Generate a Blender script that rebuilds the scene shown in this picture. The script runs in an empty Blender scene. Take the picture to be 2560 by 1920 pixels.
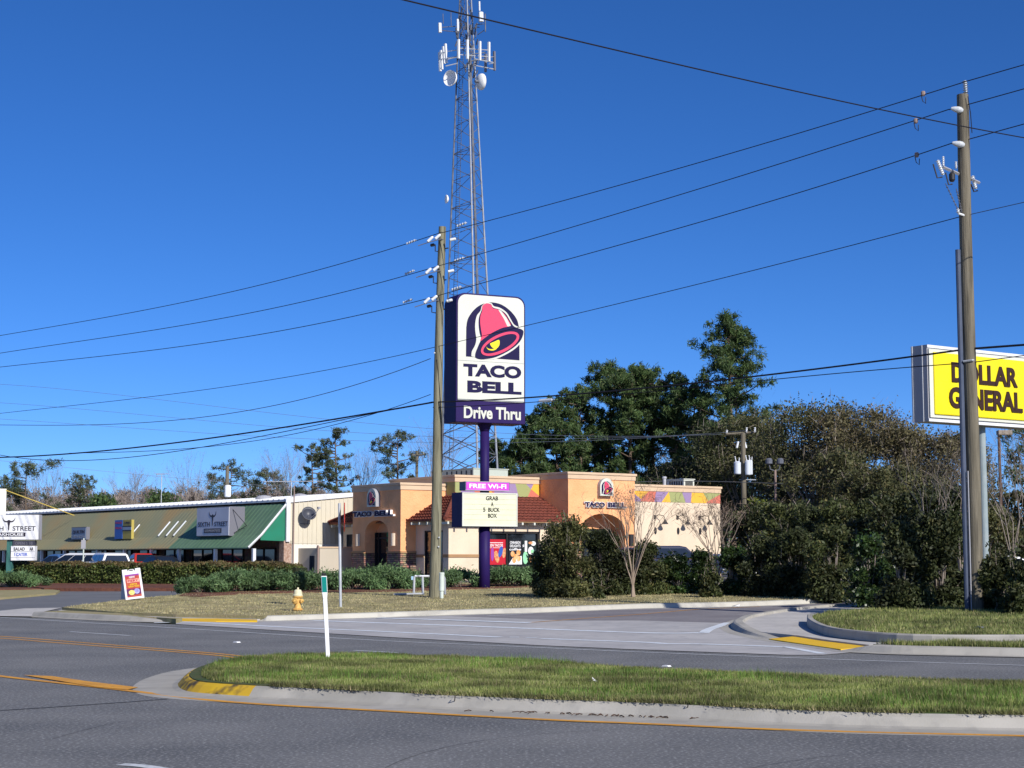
import bpy, bmesh, math, random
import numpy as np
from mathutils import Vector, geometry
random.seed(7); rng = np.random.default_rng(7)
R = math.radians
# ------------------------------------------------------------------ camera, sky, sun, exposure
sc = bpy.context.scene
COL = sc.collection
FPX = 4200.0; CAMH = 1.8; PITCH = math.atan(436/FPX)
cam_d = bpy.data.cameras.new('camera'); cam = bpy.data.objects.new('camera', cam_d); COL.objects.link(cam)
cam_d.sensor_width = 36; cam_d.lens = 36*FPX/2560; cam_d.clip_start = .1; cam_d.clip_end = 6000
cam.location = (0, 0, CAMH); cam.rotation_euler = (math.pi/2+PITCH, 0, 0); sc.camera = cam
SUN_EL = R(31); SAZ = Vector((.566, -.824, 0)).normalized()
SUN = Vector((SAZ.x*math.cos(SUN_EL), SAZ.y*math.cos(SUN_EL), math.sin(SUN_EL)))
w = bpy.data.worlds.new('World'); sc.world = w; w.use_nodes = True
nt = w.node_tree; bg = nt.nodes['Background']
sky = nt.nodes.new('ShaderNodeTexSky'); sky.sky_type = 'NISHITA'; sky.sun_disc = False
sky.sun_elevation = SUN_EL; sky.sun_rotation = math.atan2(SAZ.x, SAZ.y)
sky.altitude = 0; sky.air_density = 0.5; sky.dust_density = 0.35; sky.ozone_density = 8.0
hs = nt.nodes.new('ShaderNodeHueSaturation'); hs.inputs['Saturation'].default_value = 1.12; hs.inputs['Hue'].default_value = .505
nt.links.new(sky.outputs[0], hs.inputs['Color']); nt.links.new(hs.outputs[0], bg.inputs[0])
bg.inputs[1].default_value = 0.125
ld = bpy.data.lights.new('sun', 'SUN'); ld.energy = 4.7; ld.angle = R(.5); ld.color = (1, .95, .87)
sun = bpy.data.objects.new('sun', ld); COL.objects.link(sun)
sun.rotation_euler = SUN.to_track_quat('Z', 'Y').to_euler()
sc.view_settings.view_transform = 'Standard'; sc.view_settings.look = 'None'
sc.view_settings.exposure = 0.15; sc.view_settings.gamma = 1; sc.view_settings.use_curve_mapping = False

# ------------------------------------------------------------------ picture <-> place
cp, sp = math.cos(PITCH), math.sin(PITCH)
def ray(px, py):
    q = 960-py
    return (px-1280, FPX*cp-q*sp, FPX*sp+q*cp)
def at(px, py, Y):                      # point seen at photo pixel (px,py), Y metres ahead
    d = ray(px, py); k = Y/d[1]
    return Vector((d[0]*k, Y, CAMH+d[2]*k))
def T(x, y):                            # lie of the land
    s = (x+15.6)*.66+(y-51.4)*.75
    return .02*min(max(s-3, 0), 35)
def ZP(py): q = 960-py; return (FPX*sp+q*cp)/(FPX*cp-q*sp)     # rise per metre of distance at pixel row py
def XP(px, py=1396): q = 960-py; return (px-1280)/(FPX*cp-q*sp)
def G(px, py, off=0.0):                 # ground point (height T+off) seen at a pixel
    d = ray(px, py); z = off
    for _ in range(30):
        k = (z-CAMH)/d[2]; x, y = d[0]*k, d[1]*k
        z = .5*z+.5*(T(x, y)+off)
    return Vector((x, y, T(x, y)+off))
def onplane(px, py, A, B):              # pixel ray meets the vertical plane through A,B
    d = ray(px, py); nx, ny = -(B[1]-A[1]), B[0]-A[0]
    k = (nx*A[0]+ny*A[1])/(nx*d[0]+ny*d[1])
    return Vector((d[0]*k, d[1]*k, CAMH+d[2]*k))

# ------------------------------------------------------------------ materials
MT = {}
def mat(name, c1, c2=None, scale=3, rough=.8, metal=0, bump=0, bscale=30, spec=.3, detail=4, lo=.35, hi=.65,
        stretch=(1, 1, 1), c3=None, scale3=40, mix3=.5):
    if name in MT: return MT[name]
    m = bpy.data.materials.new(name); m.use_nodes = True; n = m.node_tree; b = n.nodes['Principled BSDF']
    b.inputs['Roughness'].default_value = rough; b.inputs['Metallic'].default_value = metal
    b.inputs['Specular IOR Level'].default_value = spec
    b.inputs['Base Color'].default_value = (*c1, 1)
    tc = n.nodes.new('ShaderNodeTexCoord'); mp = n.nodes.new('ShaderNodeMapping'); mp.inputs['Scale'].default_value = stretch
    n.links.new(tc.outputs['Object'], mp.inputs[0])
    def ramped(sc_, lo_, hi_, det):
        t = n.nodes.new('ShaderNodeTexNoise'); t.inputs['Scale'].default_value = sc_; t.inputs['Detail'].default_value = det
        n.links.new(mp.outputs[0], t.inputs[0]); r = n.nodes.new('ShaderNodeMapRange')
        r.inputs[1].default_value = lo_; r.inputs[2].default_value = hi_; n.links.new(t.outputs[0], r.inputs[0]); return r.outputs[0]
    last = None
    if c2:
        mx = n.nodes.new('ShaderNodeMix'); mx.data_type = 'RGBA'; mx.inputs[6].default_value = (*c1, 1); mx.inputs[7].default_value = (*c2, 1)
        n.links.new(ramped(scale, lo, hi, detail), mx.inputs[0]); last = mx.outputs[2]
    if c3:
        mx = n.nodes.new('ShaderNodeMix'); mx.data_type = 'RGBA'; mx.inputs[7].default_value = (*c3, 1)
        mm = n.nodes.new('ShaderNodeMath'); mm.operation = 'MULTIPLY'; mm.inputs[1].default_value = mix3
        n.links.new(ramped(scale3, .52, .66, 3), mm.inputs[0]); n.links.new(mm.outputs[0], mx.inputs[0])
        if last: n.links.new(last, mx.inputs[6])
        else: mx.inputs[6].default_value = (*c1, 1)
        last = mx.outputs[2]
    if last: n.links.new(last, b.inputs['Base Color'])
    if bump:
        t = n.nodes.new('ShaderNodeTexNoise'); t.inputs['Scale'].default_value = bscale; t.inputs['Detail'].default_value = 5
        n.links.new(mp.outputs[0], t.inputs[0]); bp = n.nodes.new('ShaderNodeBump'); bp.inputs['Strength'].default_value = 1
        bp.inputs['Distance'].default_value = bump; n.links.new(t.outputs[0], bp.inputs['Height']); n.links.new(bp.outputs[0], b.inputs['Normal'])
    MT[name] = m; return m
def leafmat(name, c1, c2, c3=None, transl=.22, rough=.6, vs_=1.1, vlo=.55, vhi=1.4):
    if name in MT: return MT[name]
    m = bpy.data.materials.new(name); m.use_nodes = True; n = m.node_tree; b = n.nodes['Principled BSDF']; out = n.nodes['Material Output']
    b.inputs['Roughness'].default_value = rough; b.inputs['Specular IOR Level'].default_value = .35
    g = n.nodes.new('ShaderNodeNewGeometry'); cr = n.nodes.new('ShaderNodeValToRGB')
    e = cr.color_ramp.elements; e[0].color = (*c1, 1); e[1].color = (*c2, 1)
    if c3: k = e.new(.85); k.color = (*c2, 1); e[-1].color = (*c3, 1)
    n.links.new(g.outputs['Random Per Island'], cr.inputs[0])
    tc = n.nodes.new('ShaderNodeTexCoord'); tn = n.nodes.new('ShaderNodeTexNoise'); tn.inputs['Scale'].default_value = vs_; tn.inputs['Detail'].default_value = 3; n.links.new(tc.outputs['Object'], tn.inputs[0])
    mr = n.nodes.new('ShaderNodeMapRange'); mr.inputs[1].default_value = .36; mr.inputs[2].default_value = .64; mr.inputs[3].default_value = vlo; mr.inputs[4].default_value = vhi; n.links.new(tn.outputs[0], mr.inputs[0])
    ml = n.nodes.new('ShaderNodeMix'); ml.data_type = 'RGBA'; ml.blend_type = 'MULTIPLY'; ml.inputs[0].default_value = 1; n.links.new(cr.outputs[0], ml.inputs[6]); n.links.new(mr.outputs[0], ml.inputs[7])
    class _o: outputs = [ml.outputs[2]]
    cr = _o; n.links.new(ml.outputs[2], b.inputs['Base Color'])
    t = n.nodes.new('ShaderNodeBsdfTranslucent'); n.links.new(cr.outputs[0], t.inputs[0])
    mx = n.nodes.new('ShaderNodeMixShader'); mx.inputs[0].default_value = transl
    n.links.new(b.outputs[0], mx.inputs[1]); n.links.new(t.outputs[0], mx.inputs[2]); n.links.new(mx.outputs[0], out.inputs[0])
    MT[name] = m; return m
def brickmat(name, c1, c2, mortar, bw, bh, axis, off=.5):
    m = bpy.data.materials.new(name); m.use_nodes = True; n = m.node_tree; b = n.nodes['Principled BSDF']; b.inputs['Roughness'].default_value = .9
    tc = n.nodes.new('ShaderNodeTexCoord'); sx = n.nodes.new('ShaderNodeSeparateXYZ'); cx = n.nodes.new('ShaderNodeCombineXYZ')
    n.links.new(tc.outputs['Object'], sx.inputs[0])
    ad = n.nodes.new('ShaderNodeMath'); n.links.new(sx.outputs[0], ad.inputs[0]); n.links.new(sx.outputs[1], ad.inputs[1])
    n.links.new(ad.outputs[0], cx.inputs[0]); n.links.new(sx.outputs[2], cx.inputs[1])
    br = n.nodes.new('ShaderNodeTexBrick'); br.inputs['Color1'].default_value = (*c1, 1); br.inputs['Color2'].default_value = (*c2, 1)
    br.inputs['Mortar'].default_value = (*mortar, 1); br.inputs['Scale'].default_value = 1; br.inputs['Mortar Size'].default_value = .012
    br.inputs['Brick Width'].default_value = bw; br.inputs['Row Height'].default_value = bh; br.offset = off; br.squash = .6; br.squash_frequency = 3
    n.links.new(cx.outputs[0], br.inputs[0])
    ns = n.nodes.new('ShaderNodeTexNoise'); ns.inputs['Scale'].default_value = 5; n.links.new(tc.outputs['Object'], ns.inputs[0])
    mx = n.nodes.new('ShaderNodeMix'); mx.data_type = 'RGBA'; mx.blend_type = 'OVERLAY'; mx.inputs[0].default_value = .7
    n.links.new(br.outputs[0], mx.inputs[6]); n.links.new(ns.outputs[1], mx.inputs[7]); n.links.new(mx.outputs[2], b.inputs['Base Color'])
    bp = n.nodes.new('ShaderNodeBump'); bp.inputs['Distance'].default_value = .05; bp.inputs['Strength'].default_value = 1; bp.invert = True
    n.links.new(br.outputs['Fac'], bp.inputs['Height']); n.links.new(bp.outputs[0], b.inputs['Normal'])
    MT[name] = m; return m
def glassmat(name, c=(.01, .012, .016), rough=.06):
    return mat(name, c, rough=rough, spec=.8)

asphalt = mat('asphalt', (.105, .108, .112), (.175, .175, .174), .45, .9, bump=.006, bscale=120, c3=(.42, .42, .42), scale3=26, mix3=.6, detail=9, lo=.3, hi=.7)
asph_far = mat('asphalt_far', (.135, .14, .15), (.165, .168, .178), .3, .9, bump=.004, bscale=90, c3=(.09, .09, .1), scale3=2.5, mix3=.3)
drive_m = mat('drive_asphalt', (.19, .175, .185), (.25, .235, .24), .5, .9, c3=(.12, .11, .12), scale3=6, mix3=.3)
apron_m = mat('apron_concrete', (.37, .36, .36), (.46, .445, .435), .5, .9, c3=(.24, .235, .24), scale3=3, mix3=.35)
conc = mat('kerb_concrete', (.33, .315, .28), (.41, .39, .35), 1.2, .9, bump=.004, bscale=60, c3=(.27, .26, .24), scale3=4, mix3=.5)
kerb_far = mat('kerb_pale', (.42, .40, .345), (.50, .48, .42), 1, .9, bump=.004, bscale=60, c3=(.35, .33, .3), scale3=3, mix3=.5)
walk_m = mat('sidewalk_concrete', (.44, .42, .40), (.52, .50, .47), .8, .9, c3=(.3, .29, .27), scale3=5, mix3=.35)
yel_kerb = mat('yellow_kerb_paint', (.62, .40, .02), (.55, .34, .03), 2, .8, c3=(.05, .045, .04), scale3=3.2, mix3=.95)
orange_ln = mat('orange_line_paint', (.72, .34, .035), (.58, .27, .04), 2, .8, c3=(.3, .2, .1), scale3=16, mix3=.5)
white_ln = mat('white_line_paint', (.62, .64, .66), (.5, .52, .54), 3, .8, c3=(.25, .25, .26), scale3=14, mix3=.5)
pale_ln = mat('worn_line_paint', (.68, .73, .78), (.60, .64, .68), 2, .85, c3=(.45, .45, .46), scale3=8, mix3=.5)
pad_m = mat('yellow_pad', (.82, .50, .02), (.75, .45, .02), 2, .7)
soil_green = mat('median_soil', (.045, .075, .018), (.09, .09, .035), 2.2, 1, bump=.02, bscale=14)
lawn_m = mat('dry_lawn', (.33, .28, .15), (.26, .24, .11), .55, 1, bump=.02, bscale=18, c3=(.38, .30, .19), scale3=2.4, mix3=.6)
lawn_r = mat('patchy_lawn', (.11, .15, .045), (.20, .19, .08), .5, 1, bump=.02, bscale=18, c3=(.34, .27, .15), scale3=1.1, mix3=.6)
mulch = mat('red_mulch', (.19, .075, .045), (.12, .05, .035), 6, 1, bump=.03, bscale=25)
ground_m = mat('ground_earth', (.13, .12, .06), (.17, .15, .08), .2, 1)
lot_m = mat('lot_asphalt', (.14, .14, .15), (.18, .18, .19), .3, .9)
wood = mat('treated_wood', (.17, .16, .105), (.26, .245, .17), 3, .9, bump=.01, bscale=20, stretch=(3, 3, .22), c3=(.075, .07, .05), scale3=3.5, mix3=.8)
wood2 = mat('weathered_wood', (.125, .11, .08), (.20, .175, .13), 3, .9, bump=.01, bscale=20, stretch=(3, 3, .22), c3=(.075, .065, .05), scale3=3.5, mix3=.7)
purple = mat('purple_enamel', (.024, .012, .095), (.02, .010, .08), 1, .55, spec=.15)
navy = mat('navy_vinyl', (.012, .009, .055), rough=.6, spec=.15)
signwhite = mat('sign_white', (.66, .67, .585), (.61, .62, .54), .8, .45)
purewhite = mat('white_vinyl', (.82, .82, .82), rough=.5)
pink = mat('magenta_pink', (.72, .055, .13), rough=.45)
crimson = mat('crimson', (.45, .02, .05), rough=.5)
yellowv = mat('yellow_vinyl', (.90, .70, .02), rough=.45)
wifi_m = mat('wifi_purple', (.56, .06, .55), (.66, .10, .62), 2, .5)
board_m = mat('readerboard', (.72, .72, .53), (.66, .66, .48), 2, .5)
blackv = mat('black_vinyl', (.015, .013, .015), rough=.5)
brownv = mat('dark_brown_vinyl', (.045, .02, .01), rough=.35)
dgyel = mat('sign_yellow', (.86, .72, .01), (.80, .66, .015), .7, .45)
silver = mat('painted_aluminium', (.36, .36, .39), rough=.5)
galv = mat('galvanised_steel', (.42, .44, .47), (.55, .57, .60), 2, .45, .3)
galvd = mat('aged_steel', (.10, .11, .14), (.18, .19, .22), 2, .6, .2)
dkmetal = mat('dark_metal', (.025, .025, .03), rough=.5)
porc = mat('grey_porcelain', (.52, .55, .58), rough=.35)
porcw = mat('white_polymer', (.72, .74, .76), rough=.35)
wire_m = mat('cable_black', (.012, .012, .018), rough=.6)
wire_g = mat('cable_grey', (.05, .055, .07), rough=.6)
orange_st = mat('orange_stucco', (.93, .455, .22), (.86, .41, .19), 1.2, .95, bump=.03, bscale=9, c3=(.66, .32, .15), scale3=1.4, mix3=.3)
cream_st = mat('cream_stucco', (.76, .62, .46), (.70, .57, .43), .8, .95, bump=.015, bscale=12, c3=(.58, .46, .33), scale3=1.3, mix3=.3, stretch=(1, 1, .35))
base_st = mat('tan_stucco', (.60, .45, .31), (.55, .41, .28), .8, .95, bump=.015, bscale=12)
band_st = mat('brown_band', (.40, .24, .12), (.36, .21, .11), 1, .9)
corn_st = mat('cornice_beige', (.66, .49, .33), (.60, .44, .30), 1, .9)
tile_m = mat('clay_tile', (.19, .05, .032), (.14, .038, .025), 3, .85, bump=.01, bscale=20, c3=(.26, .08, .05), scale3=9, mix3=.5)
stone = brickmat('ledger_stone', (.42, .25, .17), (.16, .10, .085), (.05, .04, .035), .42, .105, 0)
brick = brickmat('dark_brick', (.20, .11, .075), (.11, .065, .05), (.12, .11, .1), .22, .08, 0)
MG = mat('mural_green', (.34, .36, .15), rough=.9); MV = mat('mural_violet', (.31, .22, .38), rough=.9)
MR = mat('mural_red', (.58, .17, .12), rough=.9); MY = mat('mural_amber', (.82, .45, .06), rough=.9)
glass = glassmat('dark_glass'); frame_m = mat('dark_frame', (.02, .018, .018), rough=.5)
carglass = glassmat('car_glass', (.012, .018, .03), .05)
def bark(nm, a, b): return mat(nm, a, b, 4, .95, bump=.02, bscale=15, stretch=(2, 2, .4))
bark_p = bark('pine_bark', (.10, .07, .05), (.17, .13, .10)); bark_g = bark('grey_bark', (.22, .18, .15), (.34, .29, .25))
bark_m = bark('pale_bark', (.26, .20, .15), (.35, .28, .22))

# ------------------------------------------------------------------ mesh helpers
def catmull(pts, n=6):
    P = [Vector(p) for p in pts]; P = [2*P[0]-P[1]]+P+[2*P[-1]-P[-2]]; out = []
    for i in range(1, len(P)-2):
        a, b, c, d = P[i-1:i+3]
        for k in range(n):
            t = k/n
            out.append(.5*((2*b)+(c-a)*t+(2*a-5*b+4*c-d)*t*t+(3*b-a-3*c+d)*t**3))
    out.append(P[-2]); return out
class MB:
    def __init__(s): s.v = []; s.f = []; s.m = []; s.mi = 0
    def add(s, vs, fs):
        o = len(s.v); s.v += [tuple(x) for x in vs]; s.f += [tuple(i+o for i in f) for f in fs]; s.m += [s.mi]*len(fs); return s
    def box(s, x0, x1, y0, y1, z0, z1):
        return s.add([(x0,y0,z0),(x1,y0,z0),(x1,y1,z0),(x0,y1,z0),(x0,y0,z1),(x1,y0,z1),(x1,y1,z1),(x0,y1,z1)],
            [(3,2,1,0),(4,5,6,7),(0,1,5,4),(1,2,6,5),(2,3,7,6),(3,0,4,7)])
    def prism(s, poly, d0, d1, plane='xz'):       # outline in a plane, extruded along the third axis
        def mk(p, d): return (p[0], d, p[1]) if plane == 'xz' else ((d, p[0], p[1]) if plane == 'yz' else (p[0], p[1], d))
        n = len(poly); vs = [mk(p, d0) for p in poly]+[mk(p, d1) for p in poly]
        ar = sum(poly[i][0]*poly[(i+1) % n][1]-poly[(i+1) % n][0]*poly[i][1] for i in range(n))
        flip = (ar > 0) == (d1 > d0)
        if plane == 'xz': flip = not flip
        a = tuple(range(n)); b = tuple(range(n, 2*n)); side = [(i, (i+1) % n, (i+1) % n+n, i+n) for i in range(n)]
        fs = [a[::-1], b]+side if flip else [a, b[::-1]]+[q[::-1] for q in side]
        return s.add(vs, fs)
    def tube(s, pts, rad, n=8, cap=True):
        pts = [Vector(p) for p in pts]
        rad = [float(v) for v in (rad if hasattr(rad, '__len__') else [rad]*len(pts))]
        vs = []; fs = []; up0 = None
        for i, p in enumerate(pts):
            t = (pts[min(i+1, len(pts)-1)]-pts[max(i-1, 0)])
            if t.length < 1e-9: t = Vector((0, 0, 1))
            t.normalize(); up = up0 if up0 and abs(up0.dot(t)) < .95 else (Vector((0, 0, 1)) if abs(t.z) < .9 else Vector((0, 1, 0)))
            a = t.cross(up).normalized(); b = a.cross(t).normalized(); up0 = b
            for k in range(n):
                th = 2*math.pi*k/n; vs.append(p+rad[i]*(math.cos(th)*a+math.sin(th)*b))
        for i in range(len(pts)-1):
            for k in range(n):
                k2 = (k+1) % n; fs.append((i*n+k, i*n+k2, (i+1)*n+k2, (i+1)*n+k))
        if cap: fs += [tuple(range(n))[::-1], tuple(range((len(pts)-1)*n, len(pts)*n))]
        return s.add(vs, fs)
    def lathe(s, prof, c=(0, 0, 0), n=16, axis=(0, 0, 1)):
        ax = Vector(axis).normalized(); c = Vector(c); a = ax.orthogonal().normalized(); b = ax.cross(a); vs = []; fs = []
        for r, h in prof:
            for k in range(n):
                th = 2*math.pi*k/n; vs.append(c+ax*h+max(r, 1e-4)*(math.cos(th)*a+math.sin(th)*b))
        for i in range(len(prof)-1):
            for k in range(n):
                k2 = (k+1) % n; fs.append((i*n+k, i*n+k2, (i+1)*n+k2, (i+1)*n+k))
        fs += [tuple(range(n))[::-1], tuple(range((len(prof)-1)*n, len(prof)*n))]
        return s.add(vs, fs)
    def build(s, name, mats, parent=None, world=False, smooth=False):
        vs = s.v
        if not isinstance(mats, (list, tuple)): mats = [mats]
        me = bpy.data.meshes.new(name)
        org = None
        if world and parent is not None:
            L = parent.location; a = -parent.rotation_euler.z; ca, sa = math.cos(a), math.sin(a)
            vs = [((x-L.x)*ca-(y-L.y)*sa, (x-L.x)*sa+(y-L.y)*ca, z-L.z) for x, y, z in vs]
        me.from_pydata(vs, [], s.f); me.polygons.foreach_set('material_index', s.m)
        for m in mats: me.materials.append(m)
        if smooth: me.polygons.foreach_set('use_smooth', [True]*len(s.f))
        me.update(); o = bpy.data.objects.new(name, me); COL.objects.link(o)
        if parent is not None: o.parent = parent
        return o
    def pieces(s, name, mats, parent=None, **k):        # every separate piece becomes a part of its own
        par = list(range(len(s.v)))
        def find(i):
            while par[i] != i: par[i] = par[par[i]]; i = par[i]
            return i
        for f in s.f:
            for j in f[1:]:
                a, b = find(f[0]), find(j)
                if a != b: par[b] = a
        gr = {}
        for f in s.f: gr.setdefault(find(f[0]), []).append(f)
        out = []
        for fs in gr.values():
            idx = sorted({i for f in fs for i in f}); mp = {i: n for n, i in enumerate(idx)}; m = MB()
            m.add([s.v[i] for i in idx], [tuple(mp[i] for i in f) for f in fs]); out.append(m.build(name, mats, parent, **k))
        return out
def bev(o, wd=.02, seg=2):
    b = o.modifiers.new('bevel', 'BEVEL'); b.width = wd; b.segments = seg; b.limit_method = 'ANGLE'; b.angle_limit = R(40); return o
def tag(o, label=None, cat=None, group=None, kind=None):
    if label: o['label'] = label
    if cat: o['category'] = cat
    if group: o['group'] = group
    if kind: o['kind'] = kind
    return o
def thing(name, label, cat, loc, rz=0, group=None):
    o = bpy.data.objects.new(name, None); COL.objects.link(o); o.location = loc; o.rotation_euler = (0, 0, rz); o.empty_display_size = .3
    return tag(o, label, cat, group)
def arr_mesh(name, V, F, m, parent=None, loc=None):
    V = np.asarray(V, np.float32).reshape(-1, 3); F = np.asarray(F, np.int32)
    me = bpy.data.meshes.new(name); me.vertices.add(len(V)); me.vertices.foreach_set('co', V.ravel())
    k = F.shape[1]; me.loops.add(F.size); me.loops.foreach_set('vertex_index', F.ravel())
    me.polygons.add(len(F)); me.polygons.foreach_set('loop_start', np.arange(len(F), dtype=np.int32)*k)
    try: me.polygons.foreach_set('loop_total', np.full(len(F), k, np.int32))
    except Exception: pass
    me.materials.append(m); me.update(calc_edges=True); me.validate()
    o = bpy.data.objects.new(name, me); COL.objects.link(o)
    if parent is not None: o.parent = parent
    if loc is not None: o.location = loc
    return o
def quads(C, su, sv, up=None):          # leaf-sized faces at centres C
    n = len(C); u = rng.normal(size=(n, 3)); 
    if up is not None: u = u*(1-up)+np.array([0, 0, 1.])*up*2
    u /= np.linalg.norm(u, axis=1)[:, None]
    v = rng.normal(size=(n, 3)); v -= (v*u).sum(1)[:, None]*u; v /= np.linalg.norm(v, axis=1)[:, None]
    su = (su*(.6+.8*rng.random(n)))[:, None]; sv = (sv*(.6+.8*rng.random(n)))[:, None]
    V = np.stack([C-u*su, C+v*sv, C+u*su, C-v*sv], 1).reshape(-1, 3)     # diamond leaf
    return V, np.arange(n*4).reshape(-1, 4)
_tc = {}
def text_verts(body, off=.0, ext=0.0):
    key = (body, off)
    if key in _tc: return _tc[key]
    cu = bpy.data.curves.new('t', 'FONT'); cu.body = body; cu.offset = off; cu.resolution_u = 4; cu.fill_mode = 'FRONT'
    o = bpy.data.objects.new('t', cu); COL.objects.link(o)
    dg = bpy.context.evaluated_depsgraph_get(); me = bpy.data.meshes.new_from_object(o.evaluated_get(dg))
    vs = [tuple(v.co) for v in me.vertices]; fs = [tuple(p.vertices) for p in me.polygons]
    es = {}
    for f in fs:
        for i in range(len(f)):
            a, b = f[i], f[(i+1) % len(f)]; es[(a, b)] = 1
    bd = [(a, b) for a, b in es if (b, a) not in es]
    bpy.data.objects.remove(o); bpy.data.meshes.remove(me); bpy.data.curves.remove(cu)
    _tc[key] = (vs, fs, bd); return _tc[key]
def text(mb, body, x0, x1, z0, z1, y=0, dep=.02, off=.0, plane='xz', shear=0, flip=False):
    vs, fs, bd = text_verts(body, off)
    xs = [v[0] for v in vs]; ys = [v[1] for v in vs]; ax, bx, ay, by = min(xs), max(xs), min(ys), max(ys)
    def mk(v, d):
        s = (v[0]-ax)/(bx-ax); t = (v[1]-ay)/(by-ay); X = x0+(x1-x0)*s; Z = z0+(z1-z0)*t+shear*s
        return (X, d, Z) if plane == 'xz' else (d, X, Z)
    n = len(vs); V = [mk(v, y) for v in vs]+[mk(v, y-dep) for v in vs]
    F = [f[::-1] for f in fs]+[tuple(i+n for i in f) for f in fs]+[(a, b, b+n, a+n) for a, b in bd]
    mb.add(V, F); return mb
def tri_sample(V, F, n):
    A = V[F[:, 0]]; B = V[F[:, 1]]; C = V[F[:, 2]]
    ar = np.linalg.norm(np.cross(B-A, C-A), axis=1); idx = rng.choice(len(F), n, p=ar/ar.sum())
    r1 = np.sqrt(rng.random(n))[:, None]; r2 = rng.random(n)[:, None]
    return A[idx]*(1-r1)+B[idx]*r1*(1-r2)+C[idx]*r1*r2
def region(name, poly, off, m, step=2.0, px=True, skirt=.3, kind='structure', bulge=0):
    pts = [G(*p, off) for p in poly] if px else [Vector((p[0], p[1], 0)) for p in poly]
    xy = [Vector((p.x, p.y)) for p in pts]; n = len(xy)
    dense = []
    for i in range(n):
        a, b = xy[i], xy[(i+1) % n]; k = max(1, int((b-a).length/step))
        dense += [a.lerp(b, j/k) for j in range(k)]
    n = len(dense); xs = [p.x for p in dense]; ys = [p.y for p in dense]; allp = list(dense)
    kk = []
    for s0 in (3, 38):                  # rows of points where the slope changes
        base = Vector((-15.6+.66*s0/.9981, 51.4+.75*s0/.9981)); q = -160
        while q < 160:
            c = base+Vector((.7507, -.6607))*q; q += .6
            if min(xs)-1 < c.x < max(xs)+1 and min(ys)-1 < c.y < max(ys)+1: kk.append(c)
    allp += kk
    x = min(xs)+step/2
    while x < max(xs):
        y = min(ys)+step/2
        while y < max(ys):
            sv = (x+15.6)*.66+(y-51.4)*.75
            if abs(sv-3) > .7 and abs(sv-38) > .7: allp.append(Vector((x, y)))
            y += step
        x += step
    r = geometry.delaunay_2d_cdt(allp, [(i, (i+1) % n) for i in range(n)], [], 1, 1e-4)
    V = [(p.x, p.y, T(p.x, p.y)+off) for p in r[0]]; F = [tuple(f) for f in r[2]]
    F = [f if (V[f[1]][0]-V[f[0]][0])*(V[f[2]][1]-V[f[0]][1])-(V[f[1]][1]-V[f[0]][1])*(V[f[2]][0]-V[f[0]][0]) > 0 else f[::-1] for f in F]
    tri = (np.array(V), np.array(F)); mb = MB(); mb.add(V, F)
    if skirt:
        o = len(mb.v); q = [(p.x, p.y, T(p.x, p.y)+off) for p in dense]; mb.add(q+[(a, b, c-skirt) for a, b, c in q], [(i, (i+1) % n, (i+1) % n+n, i+n) for i in range(n)])
    ob = mb.build(name, m); tag(ob, kind=kind); return ob, tri
def sweep(name, pts, prof, m, zf=None, taper=(0, 0), smooth_n=5, closed=False, kind='structure', mats=None, seg=None):
    P = catmull([(p[0], p[1], 0) for p in pts], smooth_n) if smooth_n else [Vector((p[0], p[1], 0)) for p in pts]
    n = len(P); k = len(prof); vs = []; fs = []
    for i, p in enumerate(P):
        a = P[i-1] if (i or closed) else P[i]; b = P[(i+1) % n] if (i < n-1 or closed) else P[i]
        t = (b-a).normalized(); nn = Vector((-t.y, t.x, 0))
        f = min(1, (i+.15)/taper[0] if taper[0] else 1, (n-1-i+.15)/taper[1] if taper[1] else 1)
        for o_, z in prof:
            q = p+nn*o_; vs.append((q.x, q.y, T(q.x, q.y)+(z if z < .025 else .025+(z-.025)*f)))
    for i in range(n if closed else n-1):
        j = (i+1) % n
        for q in range(k-1): fs.append((i*k+q, j*k+q, j*k+q+1, i*k+q+1))
    mb = MB(); mb.add(vs, fs)
    if seg: mb.m = [seg(P[i//(k-1)]) for i in range(len(fs))]
    o = mb.build(name, mats or m); tag(o, kind=kind); return o
def line(pxs, wd, m, z=.008, n=5, gap=None):
    ps = [G(*p) for p in pxs]
    return ps, wd

# ------------------------------------------------------------------ ground, roads, kerbs, markings
def base_sheet():
    xs = sorted(set([-2500, -1200, -600, -300, -150]+list(range(-90, 91, 5))+[150, 300, 600, 1200, 2500]))
    ys = sorted(set([-300, -150, -60]+list(range(-30, 181, 5))+[250, 400, 700, 1200, 2500, 4500]))
    V = [(x, y, T(x, y)-.06) for y in ys for x in xs]; nx = len(xs)
    F = [(j*nx+i, j*nx+i+1, (j+1)*nx+i+1, (j+1)*nx+i) for j in range(len(ys)-1) for i in range(nx-1)]
    o = MB().add(V, F).build('ground', ground_m); tag(o, kind='structure')
base_sheet()
def XY(pxs, off=0): return [G(*p, off).xy for p in pxs]
far_edge = XY([(0, 1541), (250, 1551), (450, 1562), (700, 1577), (1000, 1595), (1351, 1614), (1560, 1623), (1967, 1638), (2102, 1628), (2300, 1632), (2560, 1638)])
far_edge = [Vector((-75, 88)), Vector((-45, 73))]+[Vector(p) for p in far_edge]+[Vector((14, 26.2)), Vector((30, 14)), Vector((50, -4))]
region('road', [tuple(p) for p in far_edge]+[(50, -25), (-75, -25)], 0.0, asphalt, 4, px=False, skirt=0)
region('parking_lot', [(-75, 89.5), (-45, 74.5), tuple(G(0, 1536).xy), (-13.5, 61), (-9.5, 75), (-3, 78.5), (12, 81), (26, 84), (60, 90), (60, 150), (-75, 150)], 0.004, lot_m, 6, px=False, skirt=0)
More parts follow.
